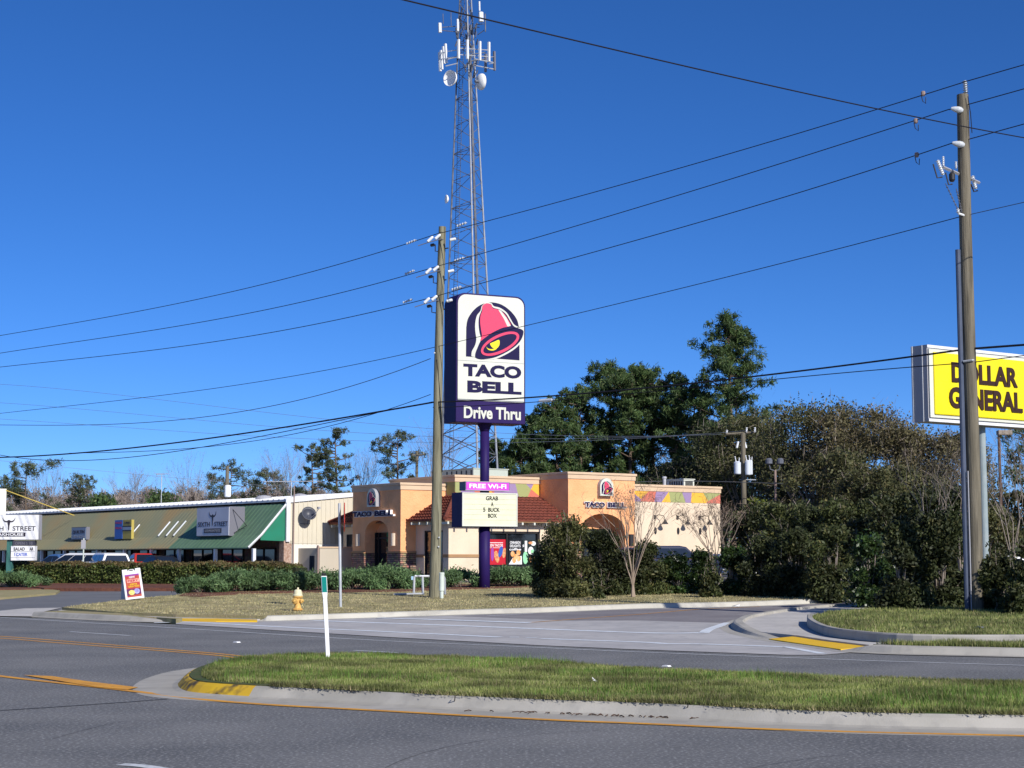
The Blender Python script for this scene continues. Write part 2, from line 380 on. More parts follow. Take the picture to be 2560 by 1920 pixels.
def offs(P, d, n=5):
    P = catmull([(p[0], p[1], 0) for p in P], n); out = []
    for i, p in enumerate(P):
        t = (P[min(i+1, len(P)-1)]-P[max(i-1, 0)]).normalized(); out.append((p.x-t.y*d, p.y+t.x*d))
    return out
K1 = XY([(650, 1551.5), (700, 1551), (944, 1543), (1188, 1535), (1351, 1530.5), (1600, 1520.5), (1795, 1517), (1994, 1510), (2193, 1499), (2330, 1489)], .02)
K2 = XY([(2200, 1514), (2012, 1526), (1876, 1546), (1838, 1558), (1829, 1568), (1854, 1582), (1922, 1597), (2010, 1610), (2102, 1624)], .02)
K3 = XY([(2018, 1549), (2021, 1562), (2057, 1580), (2125, 1592), (2283, 1603), (2560, 1605), (2900, 1605)], .15)
K4 = XY([(2102, 1626), (2179, 1630), (2283, 1634), (2560, 1640), (2900, 1650)], .02)
K5 = XY([(80, 1540), (195, 1546), (300, 1551), (440, 1555)], .02)
# side drive, apron and the drive leading back to the right
region('side_drive', [(-200, 1532), (0, 1530), (60, 1522), (155, 1519), (305, 1501), (358, 1495), (448, 1488), (480, 1478), (560, 1476), (560, 1468), (240, 1469), (160, 1474), (140, 1482), (0, 1494), (-200, 1505)], .016, asph_far, 2, skirt=0)
region('side_apron', [(-220, 1541), (0, 1540), (80, 1541), (90, 1533), (155, 1519), (60, 1521), (0, 1527), (-220, 1530)], .03, walk_m, 2, skirt=0)
region('drive', [(1130, 1540), (1217, 1536.5), (1351, 1530), (1600, 1520), (1795, 1517), (1994, 1510), (2193, 1499), (2330, 1490), (2330, 1499), (2193, 1514), (2012, 1526), (1876, 1546), (1836, 1558), (1600, 1551), (1420, 1551), (1290, 1546)], .014, drive_m, 3, skirt=0)
region('apron', [(440, 1550), (643, 1551), (700, 1551), (944, 1543), (1217, 1533.5), (1351, 1530.5), (1420, 1535), (1600, 1545), (1836, 1556), (1827, 1568), (1854, 1582), (1922, 1597), (2102, 1624), (2125, 1631), (2057, 1637), (1967, 1637), (1560, 1622), (1351, 1613), (1000, 1594), (700, 1576), (440, 1560)], .012, apron_m, 2, skirt=0)
# lawns
lawn_o, lawn_t = region('lawn', XY([(155, 1518), (285, 1529.5), (440, 1535.5)], .14)+offs(K1, .28)+XY([(2330, 1464), (2000, 1460), (1400, 1456), (880, 1455), (560, 1457), (450, 1476), (480, 1478), (448, 1487), (358, 1494), (305, 1500)], .14), .14, lawn_m, 2.2, px=False)
lawn2_o, lawn2_t = region('lawn', [(-200, 1472), (0, 1469), (90, 1469), (150, 1476), (140, 1482), (0, 1494), (-200, 1510)], .10, lawn_m, 2)
lawnr_o, lawnr_t = region('lawn', [(p[0], p[1]) for p in offs(K3, .13)]+XY([(2900, 1500), (2560, 1500), (2350, 1510), (2215, 1520), (2080, 1529), (2025, 1541)], .27), .27, lawn_r, 1.6, px=False)
strip_o, strip_t = region('grass_strip', offs(K4, .28)[4:]+XY([(2900, 1611), (2560, 1609.5), (2238, 1611)], .155), .155, lawn_r, 1.5, px=False)
region('grass_strip', offs(K5, .25)+XY([(440, 1547), (358, 1540), (290, 1532), (163, 1526), (85, 1530)], .13), .13, lawn_m, 1, px=False)
region('mulch_bed', [(110, 1470), (240, 1470), (560, 1469), (620, 1458), (620, 1450), (240, 1456), (0, 1458)], .17, mulch, 2)
region('mulch_bed', [(447, 1489), (500, 1491), (600, 1484), (760, 1481), (1000, 1478), (1200, 1471), (1400, 1464), (1400, 1458), (1000, 1462), (600, 1468), (480, 1476)], .165, mulch, 2)
region('mulch_bed', [(-200, 1466), (90, 1466), (120, 1471), (60, 1473), (-200, 1476)], .13, mulch, 2)
# pavements
region('sidewalk', XY([(155, 1519), (285, 1530), (440, 1536), (520, 1538), (660, 1540)], .125)+XY([(643, 1548), (540, 1545.5), (446, 1545)], .05)+XY([(358, 1540), (290, 1532), (163, 1526), (90, 1530)], .125), .05, walk_m, 1.5, px=False, skirt=.1)
region('sidewalk', offs(K2, .25)[:28]+XY([(1995, 1592), (2173, 1616), (2238, 1611), (2560, 1610), (2900, 1612)], .06)+offs(K3, .03)[::-1]+XY([(2025, 1545), (2080, 1531), (2215, 1522), (2260, 1512)], .14), .09, walk_m, 1.5, px=False, skirt=.1)
def pad(front, back, zf, zb):           # ramped tactile pad
    P = [G(*p, zf) for p in front]+[G(*p, zb) for p in back]; n = len(front); mb = MB(); mb.add([tuple(p) for p in P]+[(p.x, p.y, p.z-.1) for p in P],
        [(i, i+1, n+i+1, n+i) for i in range(n-1)]+[(2*n+i, 2*n+i+1, i+1, i) for i in range(n-1)]+[(0, n, 3*n, 2*n), (n-1, 2*n-1, 4*n-1, 3*n-1)])
    tag(mb.build('tactile_pad', pad_m), kind='structure')
pad([(1922, 1597), (2012, 1610), (2102, 1623)], [(1990, 1590), (2080, 1602.5), (2173, 1616)], .035, .06)
pad([(438, 1550.5), (540, 1553), (643, 1553.5)], [(446, 1545.5), (540, 1546), (643, 1549)], .035, .05)
# kerbs
kp = [(-.02, -.05), (0, .14), (.05, .155), (.20, .155), (.22, .05)]
def kerb(pxs, m, off=.10, prof=kp, flip=False):
    ps = [G(*p, off).xy for p in pxs]
    if flip: ps = ps[::-1]
    return sweep('kerb', ps, prof, m)
PF = [(-.30, .014), (-.02, .02), (.05, .135), (.10, .155), (.28, .155), (.30, .05)]
sweep('kerb', K1, PF, kerb_far, taper=(3, 0)); sweep('kerb', K2[:7], PF, conc, taper=(0, 7)); sweep('kerb', K4, PF, conc, taper=(5, 0)); sweep('kerb', K5, [(-.35, .012)]+PF[1:], conc, taper=(0, 5))
sweep('kerb', K2[5:], [(-.30, .014), (-.02, .02), (0, .026), (.10, .03)], conc)
sweep('kerb', K3, [(-.01, .10), (.0, .26), (.02, .29), (.13, .29), (.15, .1)], conc)
# median: a raised grass island with a gutter
mf = [(474, 1690), (485, 1700), (520, 1707), (643, 1715), (760, 1720), (900, 1727), (1131, 1739), (1400, 1750), (1600, 1757), (1850, 1769), (2148, 1781), (2560, 1788), (3000, 1792)]
mbk = [(478, 1682), (495, 1671), (540, 1657), (606, 1648), (700, 1641), (810, 1638), (972, 1640), (1273, 1654), (1736, 1682), (2200, 1699), (2560, 1712), (3000, 1727)]
front = [G(*p, .15).xy for p in mf]; back = [G(*p, .15).xy for p in mbk]
ring = [Vector(p) for p in front[::-1]]+[Vector(p) for p in back]
YEL_X = G(640, 1715, .15).x
kpm = [(-.78, .002), (-.74, .006), (-.24, .012), (-.16, .03), (-.08, .12), (-.03, .152), (.10, .16), (.13, .05)]
rp = [(p.x, p.y) for p in ring]
sweep('kerb', rp[::-1] if False else rp, [(-a, z) for a, z in kpm], conc, smooth_n=4,
      mats=[conc, yel_kerb], seg=lambda p: 0)
ko = [o for o in COL.objects if o.name.startswith('kerb')][-1]
me = ko.data; npf = 7
for pl in me.polygons:
    if pl.index % npf >= 3 and pl.center.x < YEL_X: pl.material_index = 1
med_o, med_t = region('median_grass_bed', [(p.x, p.y) for p in catmull([(v.x, v.y, 0) for v in ring], 3)], .165, soil_green, .8, px=False, skirt=.1)
med_o.name = 'median_ground'
# painted markings
def stripe(pxs, wd, m, z=.017, n=14, name='road_marking'):
    ps = [G(*p).xy for p in pxs]
    return sweep(name, ps, [(-wd/2, z), (wd/2, z)], m, smooth_n=n if len(ps) > 2 else 0)
stripe([(-200, 1533), (0, 1544), (450, 1571), (900, 1599), (1230, 1614), (1560, 1629), (2060, 1648), (2560, 1664), (3000, 1675)], .10, white_ln, .006)
stripe([(0, 1563), (-150, 1556)], .11, white_ln, .006); stripe([(175, 1579.5), (326, 1589.5)], .11, white_ln, .006); stripe([(885, 1626.5), (993, 1632)], .11, white_ln, .006)
stripe([(301, 1912), (345, 1915), (390, 1921), (560, 1950)], .14, white_ln, .006)
stripe([(-200, 1585), (0, 1596), (163, 1609), (509, 1636), (600, 1647)], .11, orange_ln, .006)
stripe([(-200, 1578), (0, 1591), (163, 1603.5), (509, 1631.5), (615, 1642)], .11, orange_ln, .006)
stripe([(-300, 1650), (0, 1691), (240, 1718), (400, 1737), (530, 1752), (700, 1764.5), (900, 1775), (1131, 1788), (1400, 1802), (1600, 1810), (2000, 1827), (2560, 1841), (3000, 1851)], .15, orange_ln, .008)
region('road_marking', [(57, 1687), (130, 1690), (220, 1703), (346, 1718), (317, 1724), (240, 1717)], .014, orange_ln, .6, skirt=0)
region('gutter_apron', [(374, 1717), (407, 1703), (452, 1697), (500, 1712), (560, 1730), (600, 1752), (520, 1748), (430, 1737)], .004, conc, .6, skirt=0)
stripe([(944, 1546.5), (1130, 1552), (1327, 1559)], .34, pale_ln, .022); stripe([(781, 1552.5), (1130, 1565), (1600, 1583), (1759, 1583.5)], .30, pale_ln)
stripe([(1759, 1584), (1775, 1574), (1822, 1558)], .26, pale_ln); stripe([(385, 1558), (488, 1557.5), (700, 1568.5), (900, 1577.5), (1100, 1587), (1249, 1594.5)], .32, pale_ln)
stripe([(1274, 1594.5), (1298, 1594.5)], .2, pale_ln); stripe([(1315, 1595.5), (1343, 1596)], .2, pale_ln)
stripe([(1351, 1598), (1600, 1607), (1670, 1611), (1760, 1612), (1967, 1619)], .30, pale_ln); stripe([(1967, 1619), (2057, 1636)], .2, pale_ln)
stripe([(1310, 1559), (1600, 1537), (1750, 1524.5), (1900, 1518)], .1, orange_ln, .020); stripe([(1217, 1541), (1335, 1534.5)], .12, white_ln, .017)
for i, (px, py) in enumerate([(592, 1607), (1666, 1667)]):
    p = G(px, py); b = MB(); b.prism([(-.07, 0), (.07, 0), (.045, .022), (-.045, .022)], -.05, .05); o = b.build('road_stud', purewhite); o.location = (p.x, p.y, .004); o.rotation_euler.z = -.7
    tag(o, ['white raised road stud in the far lane left of the green-topped post', 'white raised road stud just behind the grass median, right half'][i], 'road stud', 'road studs in the far lanes')
# seams, cracks and litter on the asphalt
dark_seam = mat('tar_seam', (.055, .057, .062), rough=.8)
stripe([(0, 1777), (140, 1768), (300, 1757), (420, 1748)], .05, dark_seam, .005, name='tar_seam')
crk = mat('hairline_crack', (.045, .045, .048), rough=.9)
for pts in ([(900, 1960), (1010, 1900), (1150, 1862), (1330, 1838), (1520, 1826)], [(1750, 1965), (1900, 1915), (2130, 1888), (2330, 1876), (2600, 1872)], [(120, 1850), (230, 1820), (330, 1806), (520, 1798)]):
    q_ = [(a+random.uniform(-12, 12), b_+random.uniform(-3, 3)) for a, b_ in pts]; stripe(q_, .008, crk, .003, name='road_crack')
joint_m = mat('kerb_joint', (.12, .11, .1), rough=.9)
for px, py in [(1138, 1741), (1720, 1763), (2460, 1787), (880, 1726)]:
    a = G(px, py, .16); b2 = G(px-6, py+27, 0); d = (b2-a); b = MB()
    b.tube([a+Vector((0, .06, .003)), a+Vector((0, 0, .004)), a.lerp(b2, .3)+Vector((0, 0, -.02)), Vector((b2.x, b2.y, .016))], .007, 4); tag(b.build('kerb_joint', joint_m), kind='structure')
def debris(n, pts, m, ln, name, label, cat):
    b = MB()
    for _ in range(n):
        c = pts(); a = random.uniform(0, 3.14); l = ln*random.uniform(.4, 1.2); d = Vector((math.cos(a), math.sin(a), 0))*l
        b.tube([c-d, c+Vector((random.uniform(-.3, .3)*l, random.uniform(-.3, .3)*l, .01)), c+d], random.uniform(.004, .009), 3)
    return tag(b.build(name, m), label, cat, kind='stuff')
def along(p0, p1, off, z):
    a, b = G(*p0, off), G(*p1, off)
    def f():
        q = a.lerp(b, random.triangular(0, 1, .6)); q.y += random.gauss(0, .04); q.z = z; return q
    return f
twig_m = mat('dead_twig', (.08, .045, .03), rough=.95)
debris(160, along((1950, 1804), (2330, 1822), 0, .025), twig_m, .11, 'twig_litter', 'brown pine needles and twigs lying in the median gutter', 'litter')
debris(40, along((1150, 1780), (1900, 1806), 0, .022), twig_m, .05, 'twig_litter', 'scattered brown twigs in the near gutter of the median', 'litter')
debris(60, along((690, 1551), (760, 1551), 0, .03), mat('leaf_litter', (.2, .09, .07), rough=.95), .1, 'leaf_litter', 'small heap of reddish leaves at the kerb near the hydrant', 'litter')
debris(110, along((1795, 1517), (1850, 1516), 0, .04), MT['leaf_litter'], .12, 'leaf_litter', 'reddish leaf heap at the kerb of the drive', 'litter')
# grass blades
RING = np.array([(p.x, p.y) for p in catmull([(v.x, v.y, 0) for v in ring], 5)]); RING = RING[RING[:, 0] < YEL_X+1]
def off_nose(P):                        # keep blades off the yellow painted kerb
    k = np.ones(len(P), bool); c = np.where(P[:, 0] < YEL_X+.4)[0]
    if len(c): k[c] = np.sqrt(((P[c][:, None, :2]-RING[None])**2).sum(2)).min(1) > .17
    return k
def edge_grass():
    R_ = np.array([(p.x, p.y) for p in catmull([(v.x, v.y, 0) for v in ring], 4)]); n = 26000; i = rng.integers(0, len(R_)-1, n); f = rng.random(n)[:, None]; P2 = R_[i]*(1-f)+R_[i+1]*f+rng.normal(size=(n, 2))*.045
    P2 = P2[P2[:, 0] > YEL_X+.2]; P2 = P2[(np.sin(P2[:, 0]*5.1)+np.sin(P2[:, 0]*2.3+1)+rng.random(len(P2))*2) > .4]; n = len(P2)
    P = np.column_stack([P2, np.full(n, .160)]); th = rng.random(n)*6.28; h = .02+.05*rng.random(n); tip = P+np.column_stack([np.cos(th)*h*.9, np.sin(th)*h*.9, h]); s_ = np.column_stack([-np.sin(th), np.cos(th), 0*th])*.007
    V = np.stack([P-s_, P+s_, tip], 1).reshape(-1, 3); tag(arr_mesh('edge_grass', V, np.arange(n*3).reshape(-1, 3), leafmat('edge_grass_blades', (.14, .16, .05), (.26, .25, .11), (.42, .33, .2), .3)), 'ragged grass creeping over the top of the median kerb', 'grass', kind='stuff')
edge_grass()
def blades(name, tri, n, h, wd, m, label, lean=.5, thin=None):
    P = tri_sample(*tri, n)
    if thin is not None: P = P[thin(P)]
    n = len(P); hh = h*(.45+.9*rng.random(n))*(1+.45*(np.sin(P[:, 0]*2.3+2*np.sin(P[:, 1]*1.9))*np.sin(P[:, 1]*3.1+1.3*np.sin(P[:, 0]*1.2)))); th = rng.random(n)*2*np.pi; L = hh*lean*(rng.random(n)*2-.3)
    dx = np.stack([np.cos(th), np.sin(th), 0*th], 1); pr = np.stack([-np.sin(th), np.cos(th), 0*th], 1)
    tip = P+dx*L[:, None]+np.array([0, 0, 1])*hh[:, None]
    a = P-pr*wd/2-[0, 0, .01]; b = P+pr*wd/2-[0, 0, .01]
    V = np.stack([a, b, tip], 1).reshape(-1, 3); o = arr_mesh(name, V, np.arange(n*3).reshape(-1, 3), m)
    return tag(o, label, 'grass', kind='stuff')
gr_med = leafmat('median_grass', (.15, .20, .045), (.29, .32, .10), (.46, .39, .20), .35)
gr_dry = leafmat('dry_grass', (.36, .32, .16), (.48, .41, .23), (.28, .30, .12), .3)
gr_right = leafmat('patchy_grass', (.15, .20, .05), (.25, .26, .09), (.46, .38, .21), .3)
def patch(P, s=1.3, t=.25):
    v = np.sin(P[:, 0]*s+1.7*np.sin(P[:, 1]*s*.8))+np.sin(P[:, 1]*s*1.3+1.1*np.sin(P[:, 0]*s*1.1+2)); return v/2
vis = lambda P: (np.abs(P[:, 0]/P[:, 1]) < .36)
blades('median_grass', med_t, 240000, .052, .014, gr_med, 'short green grass growing on the raised median', thin=lambda P: vis(P) & (P[:, 1] > 12) & off_nose(P))
blades('median_weeds', med_t, 26000, .10, .012, leafmat('bright_grass', (.11, .21, .025), (.17, .30, .05), None, .35), 'brighter green tufts scattered through the median grass', thin=lambda P: vis(P) & (patch(P) > .25) & off_nose(P))
blades('median_thatch', med_t, 30000, .06, .012, leafmat('thatch', (.20, .16, .09), (.30, .24, .14), None, .2), 'brown thatch between the median grass blades', thin=lambda P: vis(P) & (patch(P, 2.1) < -.1) & off_nose(P))
blades('lawn_grass', lawn_t, 90000, .035, .035, gr_dry, 'dry tan mown grass around the hydrant and wooden pole', thin=lambda P: P[:, 1] < 78)
blades('lawn_grass', lawnr_t, 60000, .07, .022, gr_right, 'patchy green and tan grass beside the drive at right', thin=vis)
blades('strip_grass', strip_t, 14000, .09, .018, gr_right, 'narrow grass strip between kerb and pavement at right', thin=vis)

# ------------------------------------------------------------------ the orange restaurant
U = Vector((.818, .575)); V_ = Vector((-.575, .818)); TBX, TBY = -3.27, 87.0; TBZ = .80
TBR = math.atan2(.575, .818)
def tbw(a, b): return (TBX+U.x*a+V_.x*b, TBY+U.y*a+V_.y*b)
def tb_a(px, b=0):                      # along the front (plane b) where pixel column px lands
    k = (px-1280)/(FPX/cp); x0, y0 = tbw(0, b); return (k*y0-x0)/(U.x-k*U.y)
def tb_b(px, a=0):
    k = (px-1280)/(FPX/cp); x0, y0 = tbw(a, 0); return (k*y0-x0)/(V_.x-k*V_.y)
def tb_z(py, a, b): return ZP(py)*tbw(a, b)[1]+CAMH-TBZ
TB = thing('restaurant', 'orange and cream stucco fast food restaurant with red tile mansard roof and mural band', 'restaurant', (TBX, TBY, TBZ), TBR)
ZE, ZT = 2.95, 4.35                     # eave and top of the mansard
A2 = tb_a(1421, -.3); A2b = tb_a(1588, -.3); AR = tb_a(1802, 0)     # front tower and right end
ZM = 5.46; ZR = tb_z(1217, AR, 0)
m = MB()                                # cream walls: main block and right wing
m.box(.3, A2, .25, 10.8, -1, 3.02); m.box(A2b-.5, AR, 0, 10.5, 1.13, ZR-.25)
m.prism([(0, -1), (tb_a(1196.5), -1), (tb_a(1196.5), 2.42), (tb_a(1350), 2.42), (tb_a(1350), .35), (tb_a(1196.5), .35), (tb_a(1196.5), -1), (A2, -1), (A2, 3.6), (0, 3.6)][0:1]+[(0, -1), (tb_a(1196.5), -1), (tb_a(1196.5), 3.02), (0, 3.02)][1:], 0, .25)
m.box(tb_a(1350), A2+.1, 0, .25, 1.13, 3.02); m.box(tb_a(1196.5), tb_a(1350), 0, .25, 2.42, 3.02)
m.prism([(0.25, -1), (.55, -1), (.55, 2.45), (2.35, 2.45), (2.35, -1), (11, -1), (11, 3.02), (.25, 3.02)], 0, .3, 'yz')
m.build('wall', cream_st, TB)
m = MB(); m.box(tb_a(1350), A2+.1, 0, .25, -1, 1.12); m.box(A2b-.5, AR, 0, 10.5, -1, 1.12); m.pieces('lower_wall', base_st, TB)
m = MB(); zb = 1.05
for a0, a1 in [(-.03, tb_a(1196.5)), (tb_a(1350), A2), (A2b, AR+.03)]: m.box(a0, a1, -.04, .0, zb, zb+.16)
m.box(A2b, AR+.03, -.03, 0, .95, 1.0); m.box(-.04, 0, -.04, .55, zb, zb+.16); m.box(-.04, 0, 2.35, 3.2, zb, zb+.16); m.pieces('band', band_st, TB)
# upper parapet block of the main part
PA, PB = 1.9, 2.3
m = MB(); m.box(PA, A2+.3, PB, 9, 2.9, ZM-.28); m.build('parapet', cream_st, TB)
def cornice(a0, a1, b0, b1, z, nm='cornice'):
    m = MB(); m.box(a0-.10, a1+.10, b0-.10, b1+.10, z-.13, z); m.box(a0-.05, a1+.05, b0-.05, b1+.05, z-.38, z-.13); return bev(m.build(nm, corn_st, TB), .015)
cornice(PA, A2+.3, PB, 9, ZM); cornice(A2b-.6, AR, 0, 10.5, ZR)
# mural colour patches
def mural(x0, x1, z0, z1, y, polys, plane='xz', rev=False):
    for c, mm in (('g', MG), ('v', MV), ('r', MR), ('y', MY)):
        m = MB(); k = 0
        for cc, pl in polys:
            if cc != c: continue
            P = [(x0+(x1-x0)*s, z1+(z0-z1)*t) for s, t in pl]; m.prism(P, y-.004-(.002 if k % 2 else 0), y+.05, plane); k += 1
        if k: m.pieces('mural_patch', mm, TB)
mz1 = ZM-.38; mz0 = ZT+.02
mural(PA, A2, mz0, mz1, PB-.012, [('g', [(0, 0), (.10, 0), (.05, 1), (0, 1)]), ('v', [(.10, 0), (.20, 0), (.23, 1), (.05, 1)]), ('r', [(.20, 0), (.31, 0), (.31, 1), (.23, 1)]), ('y', [(.31, 0), (.36, 0), (.45, 1), (.31, 1)]), ('r', [(.36, 0), (.45, 0), (.45, 1)]),
    ('v', [(.45, 0), (.70, 0), (.74, 1), (.45, 1)]), ('g', [(.70, 0), (.83, 0), (.89, .4), (.85, 1), (.74, 1)]), ('v', [(.83, 0), (.92, 0), (.89, .4)]), ('y', [(.92, 0), (1, 0), (1, .95), (.89, .4)]), ('r', [(.89, .4), (1, .95), (1, 1), (.85, 1)])])
mural(A2b, AR, ZR-.95-.02, ZR-.38, -.012, [('v', [(0, .1), (.1, .75), (.1, 1), (0, 1)]), ('y', [(0, 0), (.19, 0), (.1, .75), (0, .1)]), ('r', [(.19, 0), (.27, 0), (.25, 1), (.1, 1), (.1, .75)]), ('v', [(.27, 0), (.41, 0), (.33, 1), (.25, 1)]), ('y', [(.41, 0), (.43, 1), (.33, 1)]),
    ('g', [(.41, 0), (.56, 0), (.60, 1), (.43, 1)]), ('v', [(.56, 0), (.67, 0), (.66, 1), (.60, 1)]), ('y', [(.67, 0), (.80, 0), (.86, .8), (.83, 1), (.66, 1)]), ('g', [(.80, 0), (1, 0), (1, .1), (.86, .8)]), ('r', [(1, .1), (1, 1), (.83, 1), (.86, .8)])])
mural(PB, 9, mz0, mz1, PA-.012, [('g', [(0, 0), (.16, 0), (.12, 1), (0, 1)]), ('v', [(.16, 0), (.38, 0), (.36, 1), (.12, 1)]), ('r', [(.38, 0), (.75, 0), (.7, 1), (.36, 1)]), ('y', [(.75, 0), (1, 0), (1, 1), (.7, 1)])], 'yz')
# mansard roof in overlapping courses
def mansard():
    m = MB(); e = .62; n = 9
    for i in range(n):
        t0, t1 = i/n, (i+1)/n
        def ring(t, dz=0):
            a0 = -e+(PA+e)*t; b0 = -e+(PB+e)*t; b1 = 11+e-(2+e)*t; z = ZE+(ZT-ZE)*t+dz
            return [(A2, b0, z), (a0, b0, z), (a0, b1, z), (A2, b1, z)]
        lo, hi = ring(t0, .09), ring(t1, .01); dn = ring(t0, -.01)
        o = len(m.v); m.v += lo+hi+dn
        for k in range(3): m.f += [(o+k, o+4+k, o+5+k, o+k+1), (o+8+k, o+k, o+k+1, o+9+k)]; m.m += [0, 0]
        # scalloped lips: pan tiles along each course
        def lips(p, q, n_):
            for j in range(n_):
                c = Vector(p).lerp(Vector(q), (j+.5)/n_); d = (Vector(q)-Vector(p)).normalized(); u = (Vector(hi[1])-Vector(lo[1])) if abs(d.y) > .5 else (Vector(hi[0])-Vector(lo[0]))
                w_ = .04; m.tube([c+Vector((0, 0, .005)), c+u], [w_, w_*.8], 6, False)
        L = A2-lo[1][0]; lips(lo[1], lo[0], int(L/.26)); lips(lo[2], lo[1], int((lo[2][1]-lo[1][1])/.26))
    ho = [(-e, -e, ZE+.1), (PA, PB, ZT+.08)]; m.tube([Vector(p) for p in ho], .11, 7)
    m.tube([Vector((-e, 11+e, ZE+.1)), Vector((PA, 9, ZT+.08))], .11, 7)
    r = m.build('mansard_roof', tile_m, TB)
    s_ = MB(); s_.box(-e+.03, A2, -e+.03, 0, ZE-.06, ZE-.012); s_.box(-e+.03, 0, 0, 11+e, ZE-.06, ZE-.012); s_.build('soffit', band_st, r)
mansard()
tails = MB()
rt = [(x, -.6) for x in np.arange(-.45, A2, .78)]
for x, y in rt: tails.box(x-.05, x+.05, y-.06, 0, ZE-.2, ZE-.07)
for y in np.arange(.3, 11.5, .78):
    if not 3.1 < y < 8.4: tails.box(-.66, 0, y-.05, y+.05, ZE-.2, ZE-.07)
tails.pieces('rafter_tail', signwhite, TB)
# towers with arched entrances
def arch_poly(x0, x1, zt, o0, o1, zs, za, zb=-1):
    c = (o0+o1)/2; r = (o1-o0)/2; P = [(x0, zb), (o0, zb), (o0, zs)]
    for k in range(1, 16):
        th = math.pi-math.pi*k/16; P.append((c+r*math.cos(th), zs+(za-zs)*math.sin(th)))
    return P+[(o1, zs), (o1, zb), (x1, zb), (x1, zt), (x0, zt)]
ZT2 = tb_z(1179, A2, -.3); o0, o1 = tb_a(1453, -.3), tb_a(1563, -.3)
za = tb_z(1284, (o0+o1)/2, -.3); zs = tb_z(1325, o0, -.3)
m = MB(); m.prism(arch_poly(A2, A2b, ZT2-.25, o0, o1, zs, za), -.3, .9); m.box(A2, A2b, .9, 6, zs+.1, ZT2-.25); m.box(A2, o0, .9, 2, -1, 3); m.box(o1, A2b, .9, 2, -1, 3); m.build('tower', orange_st, TB)
cornice(A2, A2b, -.3, 6, ZT2)
d = MB(); d.box(o0, o1, .9, .95, -.2, zs+.1); d.build('door', glass, TB)
d = MB()
for x in (o0+.03, (o0+o1)/2-.5, (o0+o1)/2+.5, o1-.1): d.box(x, x+.07, .84, .9, -.2, 2.6)
d.box(o0, o1, .84, .9, 2.25, 2.36); d.build('door_frame', frame_m, TB)
es = MB(); es.box(o0+.75, o0+1.15, .80, .84, 2.38, 2.5); es.build('door_sign', signwhite, TB)
m = MB(); m.box(A2-.03, o0, -.35, -.3, -1, 1.35); m.box(o1, A2b+.03, -.35, -.3, -1, 1.35); m.pieces('stone_base', stone, TB)
# left entrance tower (its sign wall faces the strip mall side)
bL0 = 3.2; aL0 = -.95; bL1 = tb_b(881, aL0); aL1 = 1.86; ZL = tb_z(1206, aL0, bL0)
k0, k1 = tb_b(970, aL0), tb_b(912, aL0)
m = MB(); m.prism(arch_poly(bL0, bL1, ZL-.25, k0, k1, 2.35, 3.05), aL0, aL0+.75, 'yz'); m.box(aL0+.75, aL1, bL0, bL1, -1, ZL-.25); m.build('tower', orange_st, TB)
cornice(aL0, aL1, bL0, bL1, ZL)
ST = 1.28
m = MB(); m.box(aL0-.05, aL0, bL0-.05, k0, -1, ST); m.box(aL0-.05, aL0, k1, bL1+.03, -1, ST); m.box(aL0-.05, -.0, bL0-.05, bL0, -1, ST); m.box(aL0, aL0+.75, k1-.04, k1, -1, ST); m.pieces('stone_base', stone, TB)
m = MB(); m.box(aL0-.08, aL0, bL0-.08, k0, ST, ST+.1); m.box(aL0-.08, aL0, k1, bL1+.05, ST, ST+.1); m.box(aL0-.08, 0, bL0-.08, bL0, ST, ST+.1); m.pieces('stone_cap', band_st, TB)
m = MB(); m.box(aL0+.69, aL0+.74, k0, k1, -.3, 2.4); m.build('door', glass, TB)
m = MB()
for y in (k0, k0+1.0, k0+2.0, k1-.08): m.box(aL0+.62, aL0+.69, y, y+.08, -.3, 2.4)
m.box(aL0+.62, aL0+.69, k0, k1, 2.05, 2.15); m.box(aL0+.62, aL0+.69, k0, k1, -.3, .2); m.build('door_frame', frame_m, TB)
m = MB(); m.box(aL0+.6, aL0+.62, k0+.35, k0+.75, .75, 1.5); m.build('door_notice', purewhite, TB)
m = MB(); m.box(aL0+.6, aL0+.62, k0+.4, k0+.8, .2, .5); m.build('door_notice', MT['grey_porcelain'], TB)
# wall lanterns
def sconce(x, y, z, ax, mm=None):
    m = MB()
    P = [(.11*math.cos(t), .11*math.sin(t)) for t in np.linspace(0, math.pi, 9)]
    if ax == 'l': m.prism([(x-p[1]*1.3-.02, y+p[0]*1.5) for p in P], z-.33, z+.33, 'xy')
    else: m.prism([(x+p[0]*1.5, y-p[1]*1.3-.02) for p in P], z-.33, z+.33, 'xy')
    return m.build('wall_lamp', mm or signwhite, TB)
sconce(aL0, tb_b(984.5, aL0), 2.0, 'l', cream_st); sconce(aL0, tb_b(896, aL0), 2.0, 'l', cream_st)  # left pair in cream stucco: their shade is put into the colour
sconce(tb_a(1577.5, -.3), -.3, 2.0, 'f', dkmetal); sconce(tb_a(1441, -.3), -.3, 2.0, 'f', dkmetal)
